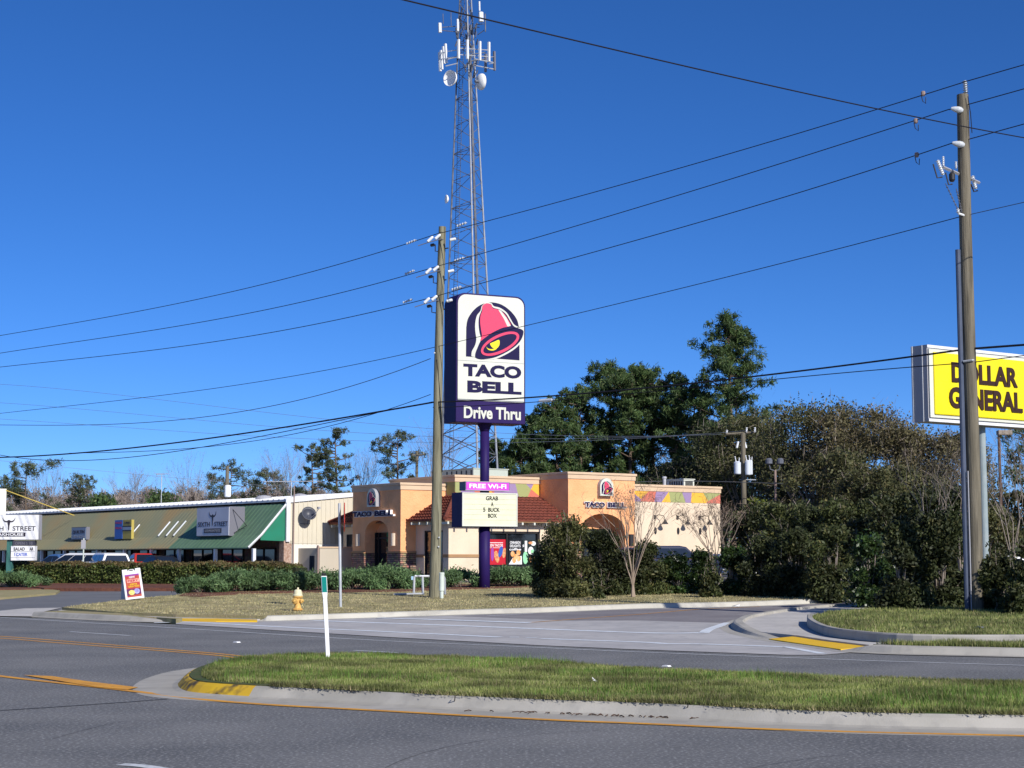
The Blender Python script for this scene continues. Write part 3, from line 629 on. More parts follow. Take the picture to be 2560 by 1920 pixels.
# windows on the left wall and the front window band with posters
w_ = MB(); w_.box(.08, .12, .55, 2.35, -.5, 2.45); g = w_.build('window', glass, TB)
w_ = MB(); 
for y in (.55, 1.4, 2.27): w_.box(.02, .08, y, y+.08, -.5, 2.45)
w_.box(.02, .08, .55, 2.35, 2.37, 2.45); w_.build('window_frame', frame_m, g)
w_ = MB(); w_.box(-.02, .0, 8.6, 10.6, -.3, 2.35); w_.build('window', glass, TB)
x0, x1 = tb_a(1196.5), tb_a(1350); zlo = tb_z(1424, x0, 0)
m = MB(); m.box(x0, x1, 0, .25, -1, zlo); m.pieces('lower_wall', base_st, TB)
m = MB(); m.box(x0, x1, .14, .18, zlo, 2.42); g = m.build('window', glass, TB)
m = MB(); xm = tb_a(1269)
for x in (x0, xm-.05, tb_a(1345)): m.box(x, x+.09, .04, .14, zlo, 2.42)
m.box(x0, x1, .04, .14, 2.3, 2.42); m.box(x0, x1, .04, .14, zlo, zlo+.2); m.build('window_frame', frame_m, g)
def poster(pa, pb, y0, y1, mm): 
    a0, a1 = tb_a(pa), tb_a(pb); z0, z1 = tb_z(y1, a0, 0), tb_z(y0, a0, 0)
    m = MB(); m.box(a0, a1, .115, .135, z0, z1); p = m.build('window_poster', mm, g); return p, a0, a1, z0, z1
p, a0, a1, z0, z1 = poster(1199, 1268, 1348, 1412, mat('poster_red', (.50, .015, .03), rough=.5))
m = MB(); text(m, 'CHICKEN TACOS', a0+.25, a1-.2, z1-.38, z1-.24, .113, .004, .02); m.box(a0+.25, a1-.2, .109, .113, z1-.19, z1-.16); m.box(a0+.25, a1-.2, .109, .113, z1-.45, z1-.43); m.build('lettering', purewhite, p)
def blob(m, x, z, rx, rz, y=.105, rot=0, n=14, d=.006):
    m.prism([(x+rx*math.cos(t)*math.cos(rot)-rz*math.sin(t)*math.sin(rot), z+rx*math.cos(t)*math.sin(rot)+rz*math.sin(t)*math.cos(rot)) for t in np.linspace(0, 2*math.pi, n, False)], y, y+d)
food = mat('poster_food', (.72, .42, .18), (.55, .15, .08), 9, .5); tan_ = mat('poster_tan', (.75, .32, .10), (.85, .50, .25), 5, .5); grn = mat('poster_green', (.35, .70, .30), (.25, .60, .45), 5, .5); blu = mat('poster_blue', (.04, .10, .42), rough=.5); vio = mat('poster_violet', (.30, .06, .35), rough=.5)
W = a1-a0
m = MB(); blob(m, a0+.66*W, z0+.42*1, .15, .32, rot=.25); blob(m, a0+.93*W, z0+.62, .11, .27, rot=-.15); m.build('poster_picture', food, p)
m = MB(); blob(m, a0+.80*W, z0+.68, .13, .30, rot=-.3, y=.100); m.build('poster_picture', blu, p)
m = MB(); blob(m, a0+.5*W, z0+.55, .10, .36, y=.100); m.build('poster_picture', vio, p)
p, a0, a1, z0, z1 = poster(1275, 1308, 1350, 1411, mat('poster_black', (.02, .02, .025), rough=.4)); W = a1-a0
m = MB(); text(m, 'CINNABON', a0+.08, a1-.1, z1-.2, z1-.06, .113, .004, .02); text(m, 'DELIGHTS', a0+.08, a1-.1, z1-.38, z1-.24, .113, .004, .02); text(m, 'coffee', a0+.04, a1-.06, z1-.55, z1-.42, .113, .004, .02)
m.prism([(a0, z0), (a1, z0), (a1-.02, z0+.45), (a0+.3*W, z0+.35)], .109, .114); m.build('lettering', purewhite, p)
m = MB()
for dx, dz in [(.28, .55), (.72, .62), (.4, .22), (.75, .3), (.52, .4)]: blob(m, a0+dx*W, z0+dz, .13, .15, y=.100-.003*dx)
m.build('poster_picture', tan_, p)
p, a0, a1, z0, z1 = poster(1309.5, 1344, 1350, 1411, mat('poster_teal', (.02, .03, .03), rough=.4)); W = a1-a0
m = MB(); text(m, '1', a0+.16*W, a0+.33*W, z1-.62, z1-.04, .113, .004, .03); text(m, '$', a0, a0+.13*W, z1-.42, z1-.24, .113, .004, .03); blob(m, a0+.6*W, z0+.72, .18, .22, y=.108); blob(m, a0+.78*W, z1-.18, .16, .12, y=.108); m.build('lettering', purewhite, p)
m = MB(); blob(m, a0+.2*W, z0+.35, .17, .34, y=.102); blob(m, a0+.7*W, z0+.7, .12, .10, y=.101); m.build('poster_picture', grn, p)
m = MB(); blob(m, a0+.7*W, z0+.25, .2, .2, y=.100); blob(m, a0+.58*W, z1-.15, .15, .07, y=.102); m.build('poster_picture', food, p)
# right wing ornaments: gooseneck lamps and leaf plaques
for px in (1637, 1694, 1749):
    a = tb_a(px); m = MB(); zz = 3.33
    m.box(a-.07, a+.07, -.05, 0, zz-.12, zz+.1); m.tube([(a, -.04, zz), (a+.1, -.25, zz+.12), (a+.35, -.4, zz+.05), (a+.42, -.42, zz-.15)], .02, 6)
    m.lathe([(.04, 0), (.06, -.05), (.19, -.26), (.17, -.26)], (a+.42, -.42, zz-.15), 12); m.build('gooseneck_lamp', dkmetal, TB)
    m = MB(); m.prism([(a+.05+.09*math.sin(t)*(1 if t < math.pi else 1), 2.55-.20*math.cos(t)) for t in np.linspace(0, 2*math.pi, 14, False)], -.03, 0); m.build('leaf_plaque', dkmetal, TB)
m = MB(); m.box(A2b-.6+.2, AR-.2, .2, 10.3, ZR-.4, ZR-.3); m.box(PA+.2, A2, PB+.2, 8.8, ZM-.5, ZM-.4); m.build('flat_roof', MT['painted_aluminium'], TB)
# roof-top machines
def unit(name, label, a0, a1, b0, b1, z0, z1, mm, slats=True):
    x, y = tbw((a0+a1)/2, (b0+b1)/2); t = thing(name, label, 'air conditioner' if 'cond' in name else 'vent', (x, y, TBZ+z0), TBR)
    hw, hd, h = (a1-a0)/2, (b1-b0)/2, z1-z0
    m = MB(); m.box(-hw, hw, -hd, hd, 0, h-.05); bev(m.build('cabinet', mm, t), .02); m = MB(); m.box(-hw-.04, hw+.04, -hd-.04, hd+.04, h-.05, h); m.build('lid', mm, t)
    m = MB()
    for k in range(9):
        x = -hw+.12+k*(2*hw-.24)/9
        if slats: m.box(x, x+.05, -hd-.012, -hd, .12, h-.14)
    for k in range(6):
        y = -hd+.15+k*(2*hd-.3)/6; m.box(-hw-.012, -hw, y, y+.12, .1, h-.12)
    m.build('grille', dkmetal, t); return t
aR0 = tb_a(1713, 5); aR1 = tb_a(1738, 5)
unit('roof_air_conditioner', 'white louvred air conditioner on the roof of the right wing', aR0-.05, aR1, 5, 6.6, ZR-.32, tb_z(1196.5, aR0, 5), signwhite)
aR0 = tb_a(1183, 5); aR1 = tb_a(1270, 5)
unit('roof_air_conditioner', 'long grey air conditioner on the main roof behind the purple pole', aR0, aR1, 5, 8.3, ZM-.42, tb_z(1169.5, aR0, 5), mat('grey_green_metal', (.42, .47, .42), rough=.6), False)
aV = tb_a(1663, 4); x, y = tbw(aV, 4); t = thing('vent_pipe', 'shiny steel vent pipe with a cap on the right wing roof', 'vent pipe', (x, y, TBZ+ZR-.32))
hV = tb_z(1191, aV, 4)-ZR+.32; m = MB(); m.tube([(0, 0, 0), (0, 0, hV-.14)], .10, 12); m.build('pipe', galv, t); m = MB(); m.lathe([(.10, hV-.14), (.14, hV-.13), (.14, hV-.03), (.08, hV)], (0, 0, 0), 12); m.build('cap', galv, t)

# ------------------------------------------------------------------ bell emblem (traced outline, in metres on its board)
def emblem(parent, f, y, dep, layers=None, plane='xz', base=.004):
    """f maps sketch coordinates to board coordinates; layered raised vinyl shapes"""
    ell = lambda cx, cy, a, b, r, n=36: [(cx+a*math.cos(t)*math.cos(r)-b*math.sin(t)*math.sin(r), cy+a*math.cos(t)*math.sin(r)+b*math.sin(t)*math.cos(r)) for t in np.linspace(0, 2*math.pi, n, False)]
    cm = lambda P: [tuple(p[:2]) for p in catmull([(x, y_, 0) for x, y_ in P], 4)]
    L = [('emblem_arch', navy, [(443, 817), (445, 520)]+cm([(445, 520), (458, 440), (500, 365), (560, 305), (630, 272), (700, 264), (780, 282), (850, 325), (910, 385), (950, 450), (967, 520)])[1:]+[(972, 600), (972, 862)]),
         ('emblem_outline', signwhite, cm([(495, 817), (500, 765), (530, 705), (543, 640), (533, 560), (532, 480), (548, 400), (583, 352), (598, 300), (640, 268), (690, 272), (715, 303), (780, 322), (845, 372), (885, 440), (925, 500), (1005, 540), (1017, 590), (985, 680), (900, 762), (745, 842), (630, 852), (530, 825), (495, 817)])[:-1]),
         ('emblem_bell', navy, cm([(530, 825), (535, 780), (570, 690), (590, 640), (575, 580), (565, 500), (568, 420), (592, 350), (605, 300), (640, 277), (685, 282), (708, 318), (775, 340), (835, 385), (880, 460), (920, 515), (1000, 548), (1010, 590), (975, 670), (885, 750), (740, 825), (620, 848), (560, 842), (530, 825)])[:-1]),
         ('emblem_body', pink, cm([(585, 640), (597, 600), (588, 540), (580, 470), (583, 400), (600, 350), (600, 305), (630, 277), (665, 276), (695, 298), (703, 325), (765, 342), (815, 380), (852, 435), (882, 505), (800, 527), (700, 575), (630, 625), (585, 660), (585, 640)])[:-1]),
         ('emblem_shine', signwhite, [(757, 338), (785, 350), (840, 425), (883, 508), (850, 514), (812, 432)]),
         ('emblem_rim', pink, ell(777, 690, 207, 93, -.46)), ('emblem_mouth', navy, ell(775, 690, 182, 66, -.46)),
         ('emblem_clapper', yellowv, cm([(674, 688), (720, 668), (764, 652), (768, 700), (745, 735), (712, 738), (686, 715), (674, 688)])[:-1]),
         ('emblem_clapper', yellowv, cm([(634, 716), (655, 738), (690, 745), (740, 737), (722, 755), (690, 760), (655, 749), (634, 716)])[:-1])]
    for i, (nm, mm, P) in enumerate(L):
        m = MB(); m.prism([f(*q) for q in P], y-base-dep*(i+1), y, plane); m.build(nm, mm, parent)
# small wall signs on the two towers
def wallsign(plane, pos, cx, z0, wd):
    """arched white cabinet with the bell, above raised white-edged letters"""
    h = wd*1.04; P = [(cx-wd/2, z0), (cx+wd/2, z0)]+[(cx+wd/2*math.cos(t), z0+h-wd/2+wd/2*math.sin(t)) for t in np.linspace(0, math.pi, 14)]
    sg = 1 if plane == 'xz' else -1
    m = MB(); m.prism(P, pos-.26, pos, plane); s_ = m.build('emblem_cabinet', [silver], TB)
    m = MB(); m.prism(P, pos-.27, pos-.255, plane); m.build('emblem_face', signwhite, s_)
    k = wd*.84/570
    f = (lambda x, y: (cx+sg*(x-712)*k, z0+.06*wd+(862-y)*k/1.1))
    emblem(s_, f, pos-.27, .004, plane=plane)
axc = tb_a(1510.5, -.3); wallsign('xz', -.3, axc, tb_z(1240, axc, -.3), .93)
byc = tb_b(938, aL0); wallsign('yz', aL0, byc, tb_z(1267, aL0, byc), .95)
def rletters(plane, pos, x0, x1, z0, z1):
    for s0, s1, t in ((0, .49, 'TACO'), (.545, 1, 'BELL')):
        a_, b_ = x0+(x1-x0)*s0, x0+(x1-x0)*s1
        m = MB(); text(m, t, a_, b_, z0, z1, pos, .14, .085, plane); bk = m.build('letters', purewhite, TB)
        m = MB(); i = .025*(1 if x1 > x0 else -1); text(m, t, a_+i*1.1, b_-i*1.1, z0+.025, z1-.025, pos-.14, .012, .055, plane); m.build('letter_face', navy, bk)
rletters('xz', -.3, tb_a(1458, -.3), tb_a(1563, -.3), tb_z(1269.5, axc, -.3), tb_z(1255, axc, -.3))
rletters('yz', aL0, tb_b(886, aL0), tb_b(987.5, aL0), tb_z(1292, aL0, byc), tb_z(1276.5, aL0, byc))

# ------------------------------------------------------------------ strip mall
SU = Vector((.779, .627)); SV = Vector((-.627, .779)); SX, SY = -12.6, 94.5; SZ = .42; SR = math.atan2(.627, .779)
def sw(a, b): return (SX+SU.x*a+SV.x*b, SY+SU.y*a+SV.y*b)
def s_b(px, a=0):
    k = (px-1280)/(FPX/cp); x0, y0 = sw(a, 0); return (k*y0-x0)/(SV.x-k*SV.y)
def s_a(px, b=0):
    k = (px-1280)/(FPX/cp); x0, y0 = sw(0, b); return (k*y0-x0)/(SU.x-k*SU.y)
def s_z(py, a, b): return ZP(py)*sw(a, b)[1]+CAMH-SZ
aw_green = mat('awning_green_metal', (.10, .18, .105), (.12, .20, .125), 1.5, .5, c3=(.12, .22, .12), scale3=2)
aw_olive = mat('awning_olive_metal', (.215, .225, .14), (.27, .245, .135), .22, .6, c3=(.32, .22, .10), scale3=.28, mix3=.75)
teal_m = mat('teal_panel', (.015, .20, .12), (.02, .17, .10), 1, .6)
siding = mat('cream_siding', (.64, .59, .47), (.60, .55, .44), .5, .6)
whitew = mat('white_block', (.80, .76, .68), (.72, .68, .6), .6, .9); whitem = mat('white_trim_metal', (.76, .77, .78), (.62, .63, .65), 1.5, .5)
SM = thing('strip_mall', 'long low strip mall with green and olive metal awning and cream siding end wall', 'shopping strip', (SX, SY, SZ), SR)
LB = 62
prof = [(0, 4.55), (-.45, 4.15), (-1.75, 2.62), (-2.47, 2.08)]
zt0 = s_z(1253, 0, 0); za0 = s_z(1369, -2.47, 0)
prof = [(-.02, zt0-.12), (-1.65, zt0-.12-(zt0-.12-za0)*.72), (-2.47, za0)]
def awning(b0, b1, mm, nm):
    m = MB(); P = prof+[(prof[2][0], prof[2][1]-.05), (prof[1][0], prof[1][1]-.05), (0, zt0-.22)]
    n = len(P); vs = [(a, b0, z) for a, z in P]+[(a, b1, z) for a, z in P]
    m.add(vs, [tuple(range(n)), tuple(range(n, 2*n))[::-1]]+[(i, i+n, (i+1) % n+n, (i+1) % n) for i in range(n)])
    b = b0+.3
    while b < b1:                        # raised seams
        for i in (0, 1):
            (a1, z1), (a2, z2) = prof[i], prof[i+1]; m.add([(a1, b, z1+.002), (a2, b, z2+.002), (a2, b+.05, z2+.03), (a1, b+.05, z1+.03), (a2, b+.1, z2+.002), (a1, b+.1, z1+.002)], [(0, 1, 2, 3), (3, 2, 4, 5)])
        b += .45
    return m.build(nm, mm, SM)
BG = s_b(470, -1.2)
awning(0, BG, aw_green, 'green_awning'); awning(BG, LB, aw_olive, 'olive_awning')
m = MB(); m.prism([(0.02, zt0-.12), prof[1], (prof[1][0]-.02, prof[1][1]-.28), (.02, prof[1][1]-.33)], .06, .12, 'xz') ; o = m.build('end_panel', teal_m, SM)
m = MB(); m.tube([(0.0, -.02, zt0-.08), (prof[1][0], -.02, prof[1][1]+.02), (prof[2][0], -.02, prof[2][1])], .07, 4); m.build('edge_trim', whitem, SM)
m = MB(); m.box(-.12, .12, -.12, .0, prof[1][1]-.36, zt0); m.build('corner_trim', whitem, SM)
# end wall: ribbed siding over white block
m = MB(); L = 22; pitch = .10
zs1 = s_z(1359.5, 2, 0); x = .12
m.prism([(.1, zs1), (L, zs1), (L, zt0+pitch*L-.05), (.1, zt0-.05)], .0, .2)
while x < L:
    m.prism([(x, zs1), (x+.05, zs1), (x+.05, zt0+pitch*x-.1), (x, zt0+pitch*x-.1)], -.03, 0); x += .3
m.build('siding_wall', siding, SM)
m = MB(); m.box(.1, L, .03, .25, -1, zs1); m.build('block_wall', whitew, SM)
m = MB(); m.prism([(-.15, zt0-.1), (L, zt0+pitch*L-.1), (L, zt0+pitch*L+.14), (-.15, zt0+.14)], -.1, -.02); m.build('rake_trim', whitem, SM)
m = MB(); RG = 4.5; zr = zt0+pitch*RG; m.add([(-.08, -.1, zt0+.1), (-.08, LB, zt0+.1), (RG, LB, zr+.1), (RG, -.1, zr+.1), (L, LB, zr-1.2), (L, -.1, zr-1.2)]+[(-.08, -.1, zt0-.02), (-.08, LB, zt0-.02)], [(0, 3, 2, 1), (0, 1, 7, 6), (3, 5, 4, 2)])
b = .1
while b < LB: m.add([(-.09, b, zt0+.1), (-.09, b+.09, zt0+.16), (-.09, b+.18, zt0+.1), (RG, b, zr+.1), (RG, b+.09, zr+.16), (RG, b+.18, zr+.1)], [(0, 1, 4, 3), (1, 2, 5, 4), (0, 2, 1)]); b += .6
m.build('metal_roof', whitem, SM)
# store front in the shade
m = MB(); m.box(0, .2, .25, LB, -1, zt0-.2); m.build('store_front', brick, SM)
m = MB(); m.box(-.2, .3, .0, .5, -1, prof[1][1]-.3); m.box(-.02, .0, 2.6, 3.4, -1, 2); m.pieces('brick_pier', mat('end_brick', (.45, .32, .25), (.30, .18, .13), 6, .9, c3=(.6, .5, .42), scale3=9), SM)
b = 1.1; k = 0
while b < LB-3:
    m = MB(); m.box(-.06, -.01, b, b+2.6, -.2, 1.95); g = m.build('shop_window', glass, SM); m = MB()
    for y in (b, b+1.27, b+2.54): m.box(-.12, -.06, y, y+.06, -.2, 1.95)
    m.box(-.12, -.06, b, b+2.6, 1.89, 1.95); m.build('window_frame', frame_m, g); b += 3.6; k += 1
for px in (636, 540, 449, 380, 312, 245, 162, 105, 10, -80):
    b = s_b(px, -2.3); m = MB(); m.box(-2.38, -2.2, b, b+.18, -1, prof[2][1]-.05); bev(m.build('post', whitem, SM), .01)
# lamp bars on the awning
def onaw(a, b):
    i = 0 if a > prof[1][0] else 1; (a0, z0), (a1, z1) = prof[i], prof[i+1]; return z0+(z1-z0)*(a-a0)/(a1-a0)
for x0, y0, x1, y1 in [(327, 1341, 349, 1314), (323, 1321, 331, 1315), (396, 1344, 425, 1307), (416, 1344, 446, 1306), (434, 1344, 465, 1305)]:
    P = []
    for px, py in ((x0, y0), (x1, y1)):
        a = -1.0
        for _ in range(12):
            b = s_b(px, a); z = s_z(py, a, b); a = min(-.1, max(-1.64, prof[0][0]+(z-prof[0][1])*(prof[1][0]-prof[0][0])/(prof[1][1]-prof[0][1])))
        P.append(Vector((a-.05, b, onaw(a, b)+.06)))
    m = MB(); m.tube(P, .05, 6); m.build('lamp_bar', MT['grey_porcelain'], SM)
# awning signs
def aw_sign(name, label, x0, x1, y0, y1, dep, side=None):
    b0, b1 = s_b(x1, -1.9), s_b(x0, -1.9); zc0, zc1 = s_z(y1, -1.9, b0), s_z(y0, -1.9, b0)
    x, y = sw(-1.9, (b0+b1)/2); t = thing(name, label, 'sign', (x, y, SZ+zc0), SR)
    return t, (b1-b0)/2, zc1-zc0
t, hw, h = aw_sign('box_sign', 'large grey box sign with a black longhorn skull on the green awning', 491, 572, 1266, 1340, 1)
m = MB(); m.box(0, 1.0, -hw, hw, 0, h); bev(m.build('cabinet', mat('sign_grey', (.16, .16, .19), rough=.6), t), .02)
m = MB(); m.box(-.03, 0, -hw+.02, hw-.02, .04, h-.04); fc = m.build('face', mat('shaded_panel', (.66, .66, .72), (.58, .58, .64), 1, .5), t)
def skull(m, cx, z0, s, pos, plane, dep=.01, sg=1):
    hd = [(-.10, .95), (.10, .95), (.13, .72), (.07, .45), (.05, .1), (0, .0), (-.05, .1), (-.07, .45), (-.13, .72)]
    m.prism([(cx+sg*x*s, z0+z*s) for x, z in hd], pos-dep, pos, plane)
    for k in (-1, 1):
        o = [(k*x, z) for x, z in [(.09, .90), (.25, .86), (.40, .92), (.50, 1.02), (.58, 1.2), (.56, 1.02), (.48, .86), (.35, .77), (.2, .74), (.09, .78)]]
        m.prism([(cx+sg*x*s, z0+z*s) for x, z in o], pos-dep, pos, plane)
dark_art = mat('dark_print', (.035, .03, .045), rough=.5)
m = MB(); skull(m, 0, h*.35, h*.42, -.03, 'yz', sg=-1); text(m, 'SIXTH', hw*.9, hw*.16, h*.34, h*.50, -.03, .01, .01, 'yz'); text(m, 'STREET', -hw*.12, -hw*.92, h*.34, h*.50, -.03, .01, .01, 'yz'); m.build('lettering', dark_art, fc)
m = MB(); m.box(-.045, -.03, -hw*.56, hw*.52, h*.12, h*.27); pl = m.build('name_panel', dark_art, fc)
m = MB(); text(m, 'STEAKHOUSE', hw*.46, -hw*.50, h*.15, h*.24, -.045, .006, .02, 'yz'); m.build('lettering', silver, pl)
m = MB(); m.tube([(.6, -hw-.9, .35*h), (.2, -hw, .9*h)], .02, 5); m.tube([(.6, -hw-.9, .35*h), (.3, -hw, .1*h)], .02, 5); m.build('brace', dkmetal, t)
t, hw, h = aw_sign('board_sign', 'small blue grey shop board in the left half of the olive awning', 177, 214, 1317, 1349, .3)
m = MB(); m.box(0, .25, -hw, hw, 0, h); m.build('cabinet', MT['sign_grey'], t); m = MB(); m.box(-.02, 0, -hw+.05, hw-.05, .05, h-.05); fc = m.build('face', mat('bluegrey', (.25, .32, .42), rough=.5), t)
m = MB(); text(m, 'QUILTIN', hw*.8, -hw*.8, h*.45, h*.75, -.02, .01, .03, 'yz'); m.build('lettering', dark_art, fc)
m = MB(); text(m, '322-4274', hw*.7, -hw*.8, h*.15, h*.32, -.02, .01, .02, 'yz'); m.build('lettering', silver, fc)
t, hw, h = aw_sign('banner_sign', 'tall narrow blue panel sign beside a yellow one on the olive awning', 285, 304, 1300, 1347, .3)
bluep = mat('blue_print', (.03, .12, .42), rough=.5); m = MB(); m.box(0, .2, -hw, hw, 0, h); fc = m.build('panel', bluep, t)
m = MB()
for k, wd in ((.86, 'EGGS'), (.58, 'PIZZA')): text(m, wd, hw*.8, -hw*.8, h*(k-.05), h*(k+.05), 0, .01, .02, 'yz')
m.build('lettering', crimson, fc)
t, hw, h = aw_sign('banner_sign', 'yellow and black striped panel sign right of the blue one on the awning', 304.5, 326, 1299, 1347, .3)
m = MB(); m.box(.02, .2, -hw, hw, 0, h); fc = m.build('panel', mat('olive_yellow', (.42, .34, .08), rough=.6), t)
m = MB(); m.box(0, .02, -hw, hw, h*.40, h*.46); m.box(0, .02, -hw, hw, h*.63, h*.69); m.pieces('stripe', dark_art, fc); m = MB(); m.box(0, .02, -hw, hw, h*.47, h*.62); m.build('stripe', MT['bluegrey'], fc)
m = MB(); text(m, 'OPEN', hw*.7, -hw*.7, h*.78, h*.9, .02, .01, .03, 'yz'); m.build('lettering', dark_art, fc)
# satellite dish on the end wall
x, y = sw(s_a(770, -.5), -.5); zc = s_z(1290, s_a(770, -.5), -.5)
t = thing('satellite_dish', 'dark grey satellite dish fixed to the cream siding end wall', 'satellite dish', (x, y, SZ+zc), SR)
R0 = .42; m = MB(); ax = Vector((-.25, -.85, .45)).normalized()
m.lathe([(R0*q, .22*q*q) for q in (0, .25, .5, .75, 1)]+[(R0*q, .22*q*q-.015) for q in (1, .75, .5, .25, 0)], ax*-.1+Vector((0, 0, .1)), 24, ax); m.build('dish', mat('dish_grey', (.06, .065, .085), rough=.4), t, smooth=True)
m = MB(); m.tube([(0, .45, -.45), (0, .1, -.4), (0, 0, 0)], .035, 8); m.tube([(-.35, .4, -.42), (.35, .4, -.42)], .02, 6); m.build('mount', galvd, t)
m = MB(); m.tube([(0, -.05, -.2), (.1, -.55, .1), (.2, -.75, .42)], .02, 6); m.box(.13, .27, -.82, -.68, .38, .5); m.build('feed_arm', silver, t)
# white gutter pipe, service pole and cage by the end wall
m = MB(); x, y = sw(.35, -.12); m.tube([(0, 0, .3), (0, 0, zt0+.9)], .035, 6); o = m.build('conduit_mast', mat('rusty_pipe', (.30, .22, .19), rough=.8)); o.location = (x, y, SZ)
tag(o, 'thin rusty conduit mast standing at the corner of the cream siding wall', 'conduit')
c0 = s_a(799, -2.2); x, y = sw(c0, -2.2)
t = thing('dumpster_enclosure', 'plain beige wall enclosure in front of the white block wall', 'enclosure', (x, y, SZ), SR)
m = MB(); m.box(0, 5.5, 0, .2, -1, 1.95); m.box(0, .2, .2, 3, -1, 1.95); m.build('wall', mat('beige_block', (.52, .46, .37), (.48, .43, .35), .7, .9), t); m = MB(); m.box(-.06, 5.5, -.04, .24, 1.95, 2.03); m.build('coping', base_st, t)
m = MB(); m.box(-.16, -.06, -.05, .05, -1, 2.1); m.build('gate_post', MT['rusty_pipe'], t)
# TV aerials
def aerial(px, py, Y, label, h, w_):
    p = at(px, py, Y); t = thing('tv_aerial', label, 'aerial', p)
    m = MB(); m.tube([(0, 0, 0), (0, 0, h)], .025, 5); m.build('mast', galv, t)
    m = MB(); m.tube([(-w_, 0, h-.05), (w_, .4, h)], .02, 5)
    for k in range(9):
        x = -w_+2*w_*k/8; m.tube([(x, -.5+.03*k, h-.02), (x+.1, .5-.03*k, h-.02)], .012, 4)
    m.build('elements', galv, t); return t
aerial(728, 1250, 97, 'wide broken television aerial on the strip mall roof near its right end', 1.1, 1.6)
aerial(403, 1258, 108, 'small television aerial on a tall mast above the olive awning roof', 1.9, .35)
# roof clutter
def vents(px, py, Y, label):
    p = at(px, py, Y); t = thing('roof_vent', label, 'vent', p); m = MB(); m.lathe([(.45, -.4), (.45, .05), (.55, .08), (.4, .25), (.1, .32)], (0, 0, 0), 14); m.build('cowl', silver, t); return t
vents(750, 1247, 100, 'squat round silver vent on the strip mall roof behind the dish')
vents(660, 1251, 100, 'squat round vent low on the strip mall roof above the green awning')
# left high gable piece with cable stay
p = at(2, 1275, 112); t = thing('parapet_wall', 'pale parapet wall stub rising over the roof at the far left edge', 'wall', (p.x, p.y, SZ), SR)
m = MB(); m.box(-.6, .35, 0, 8, 3.5, 6.0); m.build('stub', whitew, t); m = MB(); m.tube([(.3, 0, 5.9), (5.2, .0, 4.3)], .03, 5); m.build('stay', mat('yellow_cable', (.6, .45, .1), rough=.6), t)

# ------------------------------------------------------------------ tall restaurant sign on its purple pole
p = G(1211, 1470, .14); PX, PY, PZ = p; SRT = math.atan2(.441, .898); kpm = (FPX/cp)/PY
hz = lambda py: ZP(py)*(PY-.3)+CAMH-PZ
t = thing('pole_sign', 'tall purple pole sign with a white bell panel, drive thru strip and letter board', 'sign', p, SRT)
m = MB(); m.tube([(0, 0, -.5), (0, 0, hz(1317)+.3)], .235, 24); m.tube([(0, 0, hz(1317)+.3), (0, 0, hz(1075))], .195, 24); m.lathe([(.195, hz(1078)), (.24, hz(1068)), (.32, hz(1060)), (.4, hz(1058))], (0, 0, 0), 24); m.build('pole', purple, t, smooth=True)
HW = 1.62; HD = .62; z0, z1 = hz(1059), hz(739); rr = .42
def rrect(hw, z0, z1, r, rb=.03):
    P = [(-hw, z0), (hw, z0)]
    for k in range(7): th = k/6*math.pi/2; P.append((hw-r+r*math.cos(th), z1-r+r*math.sin(th)))
    for k in range(7): th = math.pi/2+k/6*math.pi/2; P.append((-hw+r+r*math.cos(th), z1-r+r*math.sin(th)))
    return P
m = MB(); m.prism(rrect(HW, z0, z1, rr), -HD, HD); cab = bev(m.build('cabinet', purple, t), .03, 3)
zs_ = z0+(z1-z0)*.168
m = MB(); m.prism(rrect(HW-.07, zs_, z1-.07, rr-.04), -HD-.03, -HD); face = bev(m.build('sign_face', signwhite, t), .015)
m = MB(); m.box(-HW+.07, HW-.07, -HD-.035, -HD-.028, zs_+.02, zs_+.05); m.box(-HW+.07, HW-.07, -HD-.034, -HD-.03, zs_+1.66, zs_+1.672); m.pieces('panel_joint', galvd, face)
kx = (2*HW-.02)/685
def bf(x, y):
    s_ = (x-350)/685; top = 155+s_*56; bot = 1480+s_*38; return (-HW+2*HW*s_, z1-(z1-z0)*(y-top)/(bot-top))
emblem(face, bf, -HD-.03, .005)
def tfit(parent, body, bx0, bx1, by0, by1, mm, off, dep=.012, y=-HD-.03):
    a = bf(bx0, by1); b = bf(bx1, by0+(50 if False else 0)); m = MB(); text(m, body, a[0], b[0], a[1], b[1], y, dep, off); return m.build('lettering', mm, parent)
def two(x0, x1, yt, yb): # text box given at its left end
    s_ = (x0-350)/685; return
for body, x0, x1, yt, yb in (('TACO', 418, 990, 888, 1016), ('BELL', 457, 992, 1062, 1182)):
    a = bf(x0, yb); b = bf(x0, yt); c = bf(x1, 900); m = MB(); text(m, body, a[0], c[0], a[1], b[1], -HD-.03, .012, .052); m.build('lettering', navy, face)
a = bf(425, 1445); b = bf(425, 1318); c = bf(986, 1400); m = MB(); text(m, 'Drive Thru', a[0], c[0], a[1], b[1]+.0, -HD, .03, .03); m.build('lettering', signwhite, t)
m = MB(); m.box(HW, HW+.16, -.25, .25, z1-.95, z1-.5); m.build('junction_box', galvd, t)
# wi-fi strip
z0w, z1w = hz(1226.5), hz(1204.5)
m = MB(); m.box(-1.03, 1.03, -.30, .30, z0w, z1w); cb = m.build('wifi_cabinet', mat('slate', (.10, .12, .18), rough=.5), t)
m = MB(); m.box(-1.0, 1.0, -.32, -.30, z0w+.02, z1w-.02); fc = m.build('wifi_face', wifi_m, t)
m = MB(); m.box(-1.04, 1.04, -.33, -.30, z0w-.01, z0w+.02); m.box(-1.04, 1.04, -.33, -.30, z1w-.02, z1w+.01); m.pieces('trim', silver, cb)
m = MB(); text(m, 'FREE Wi-FI', -.86, .86, z0w+.09, z1w-.09, -.32, .01, .03); m.build('lettering', purewhite, fc)
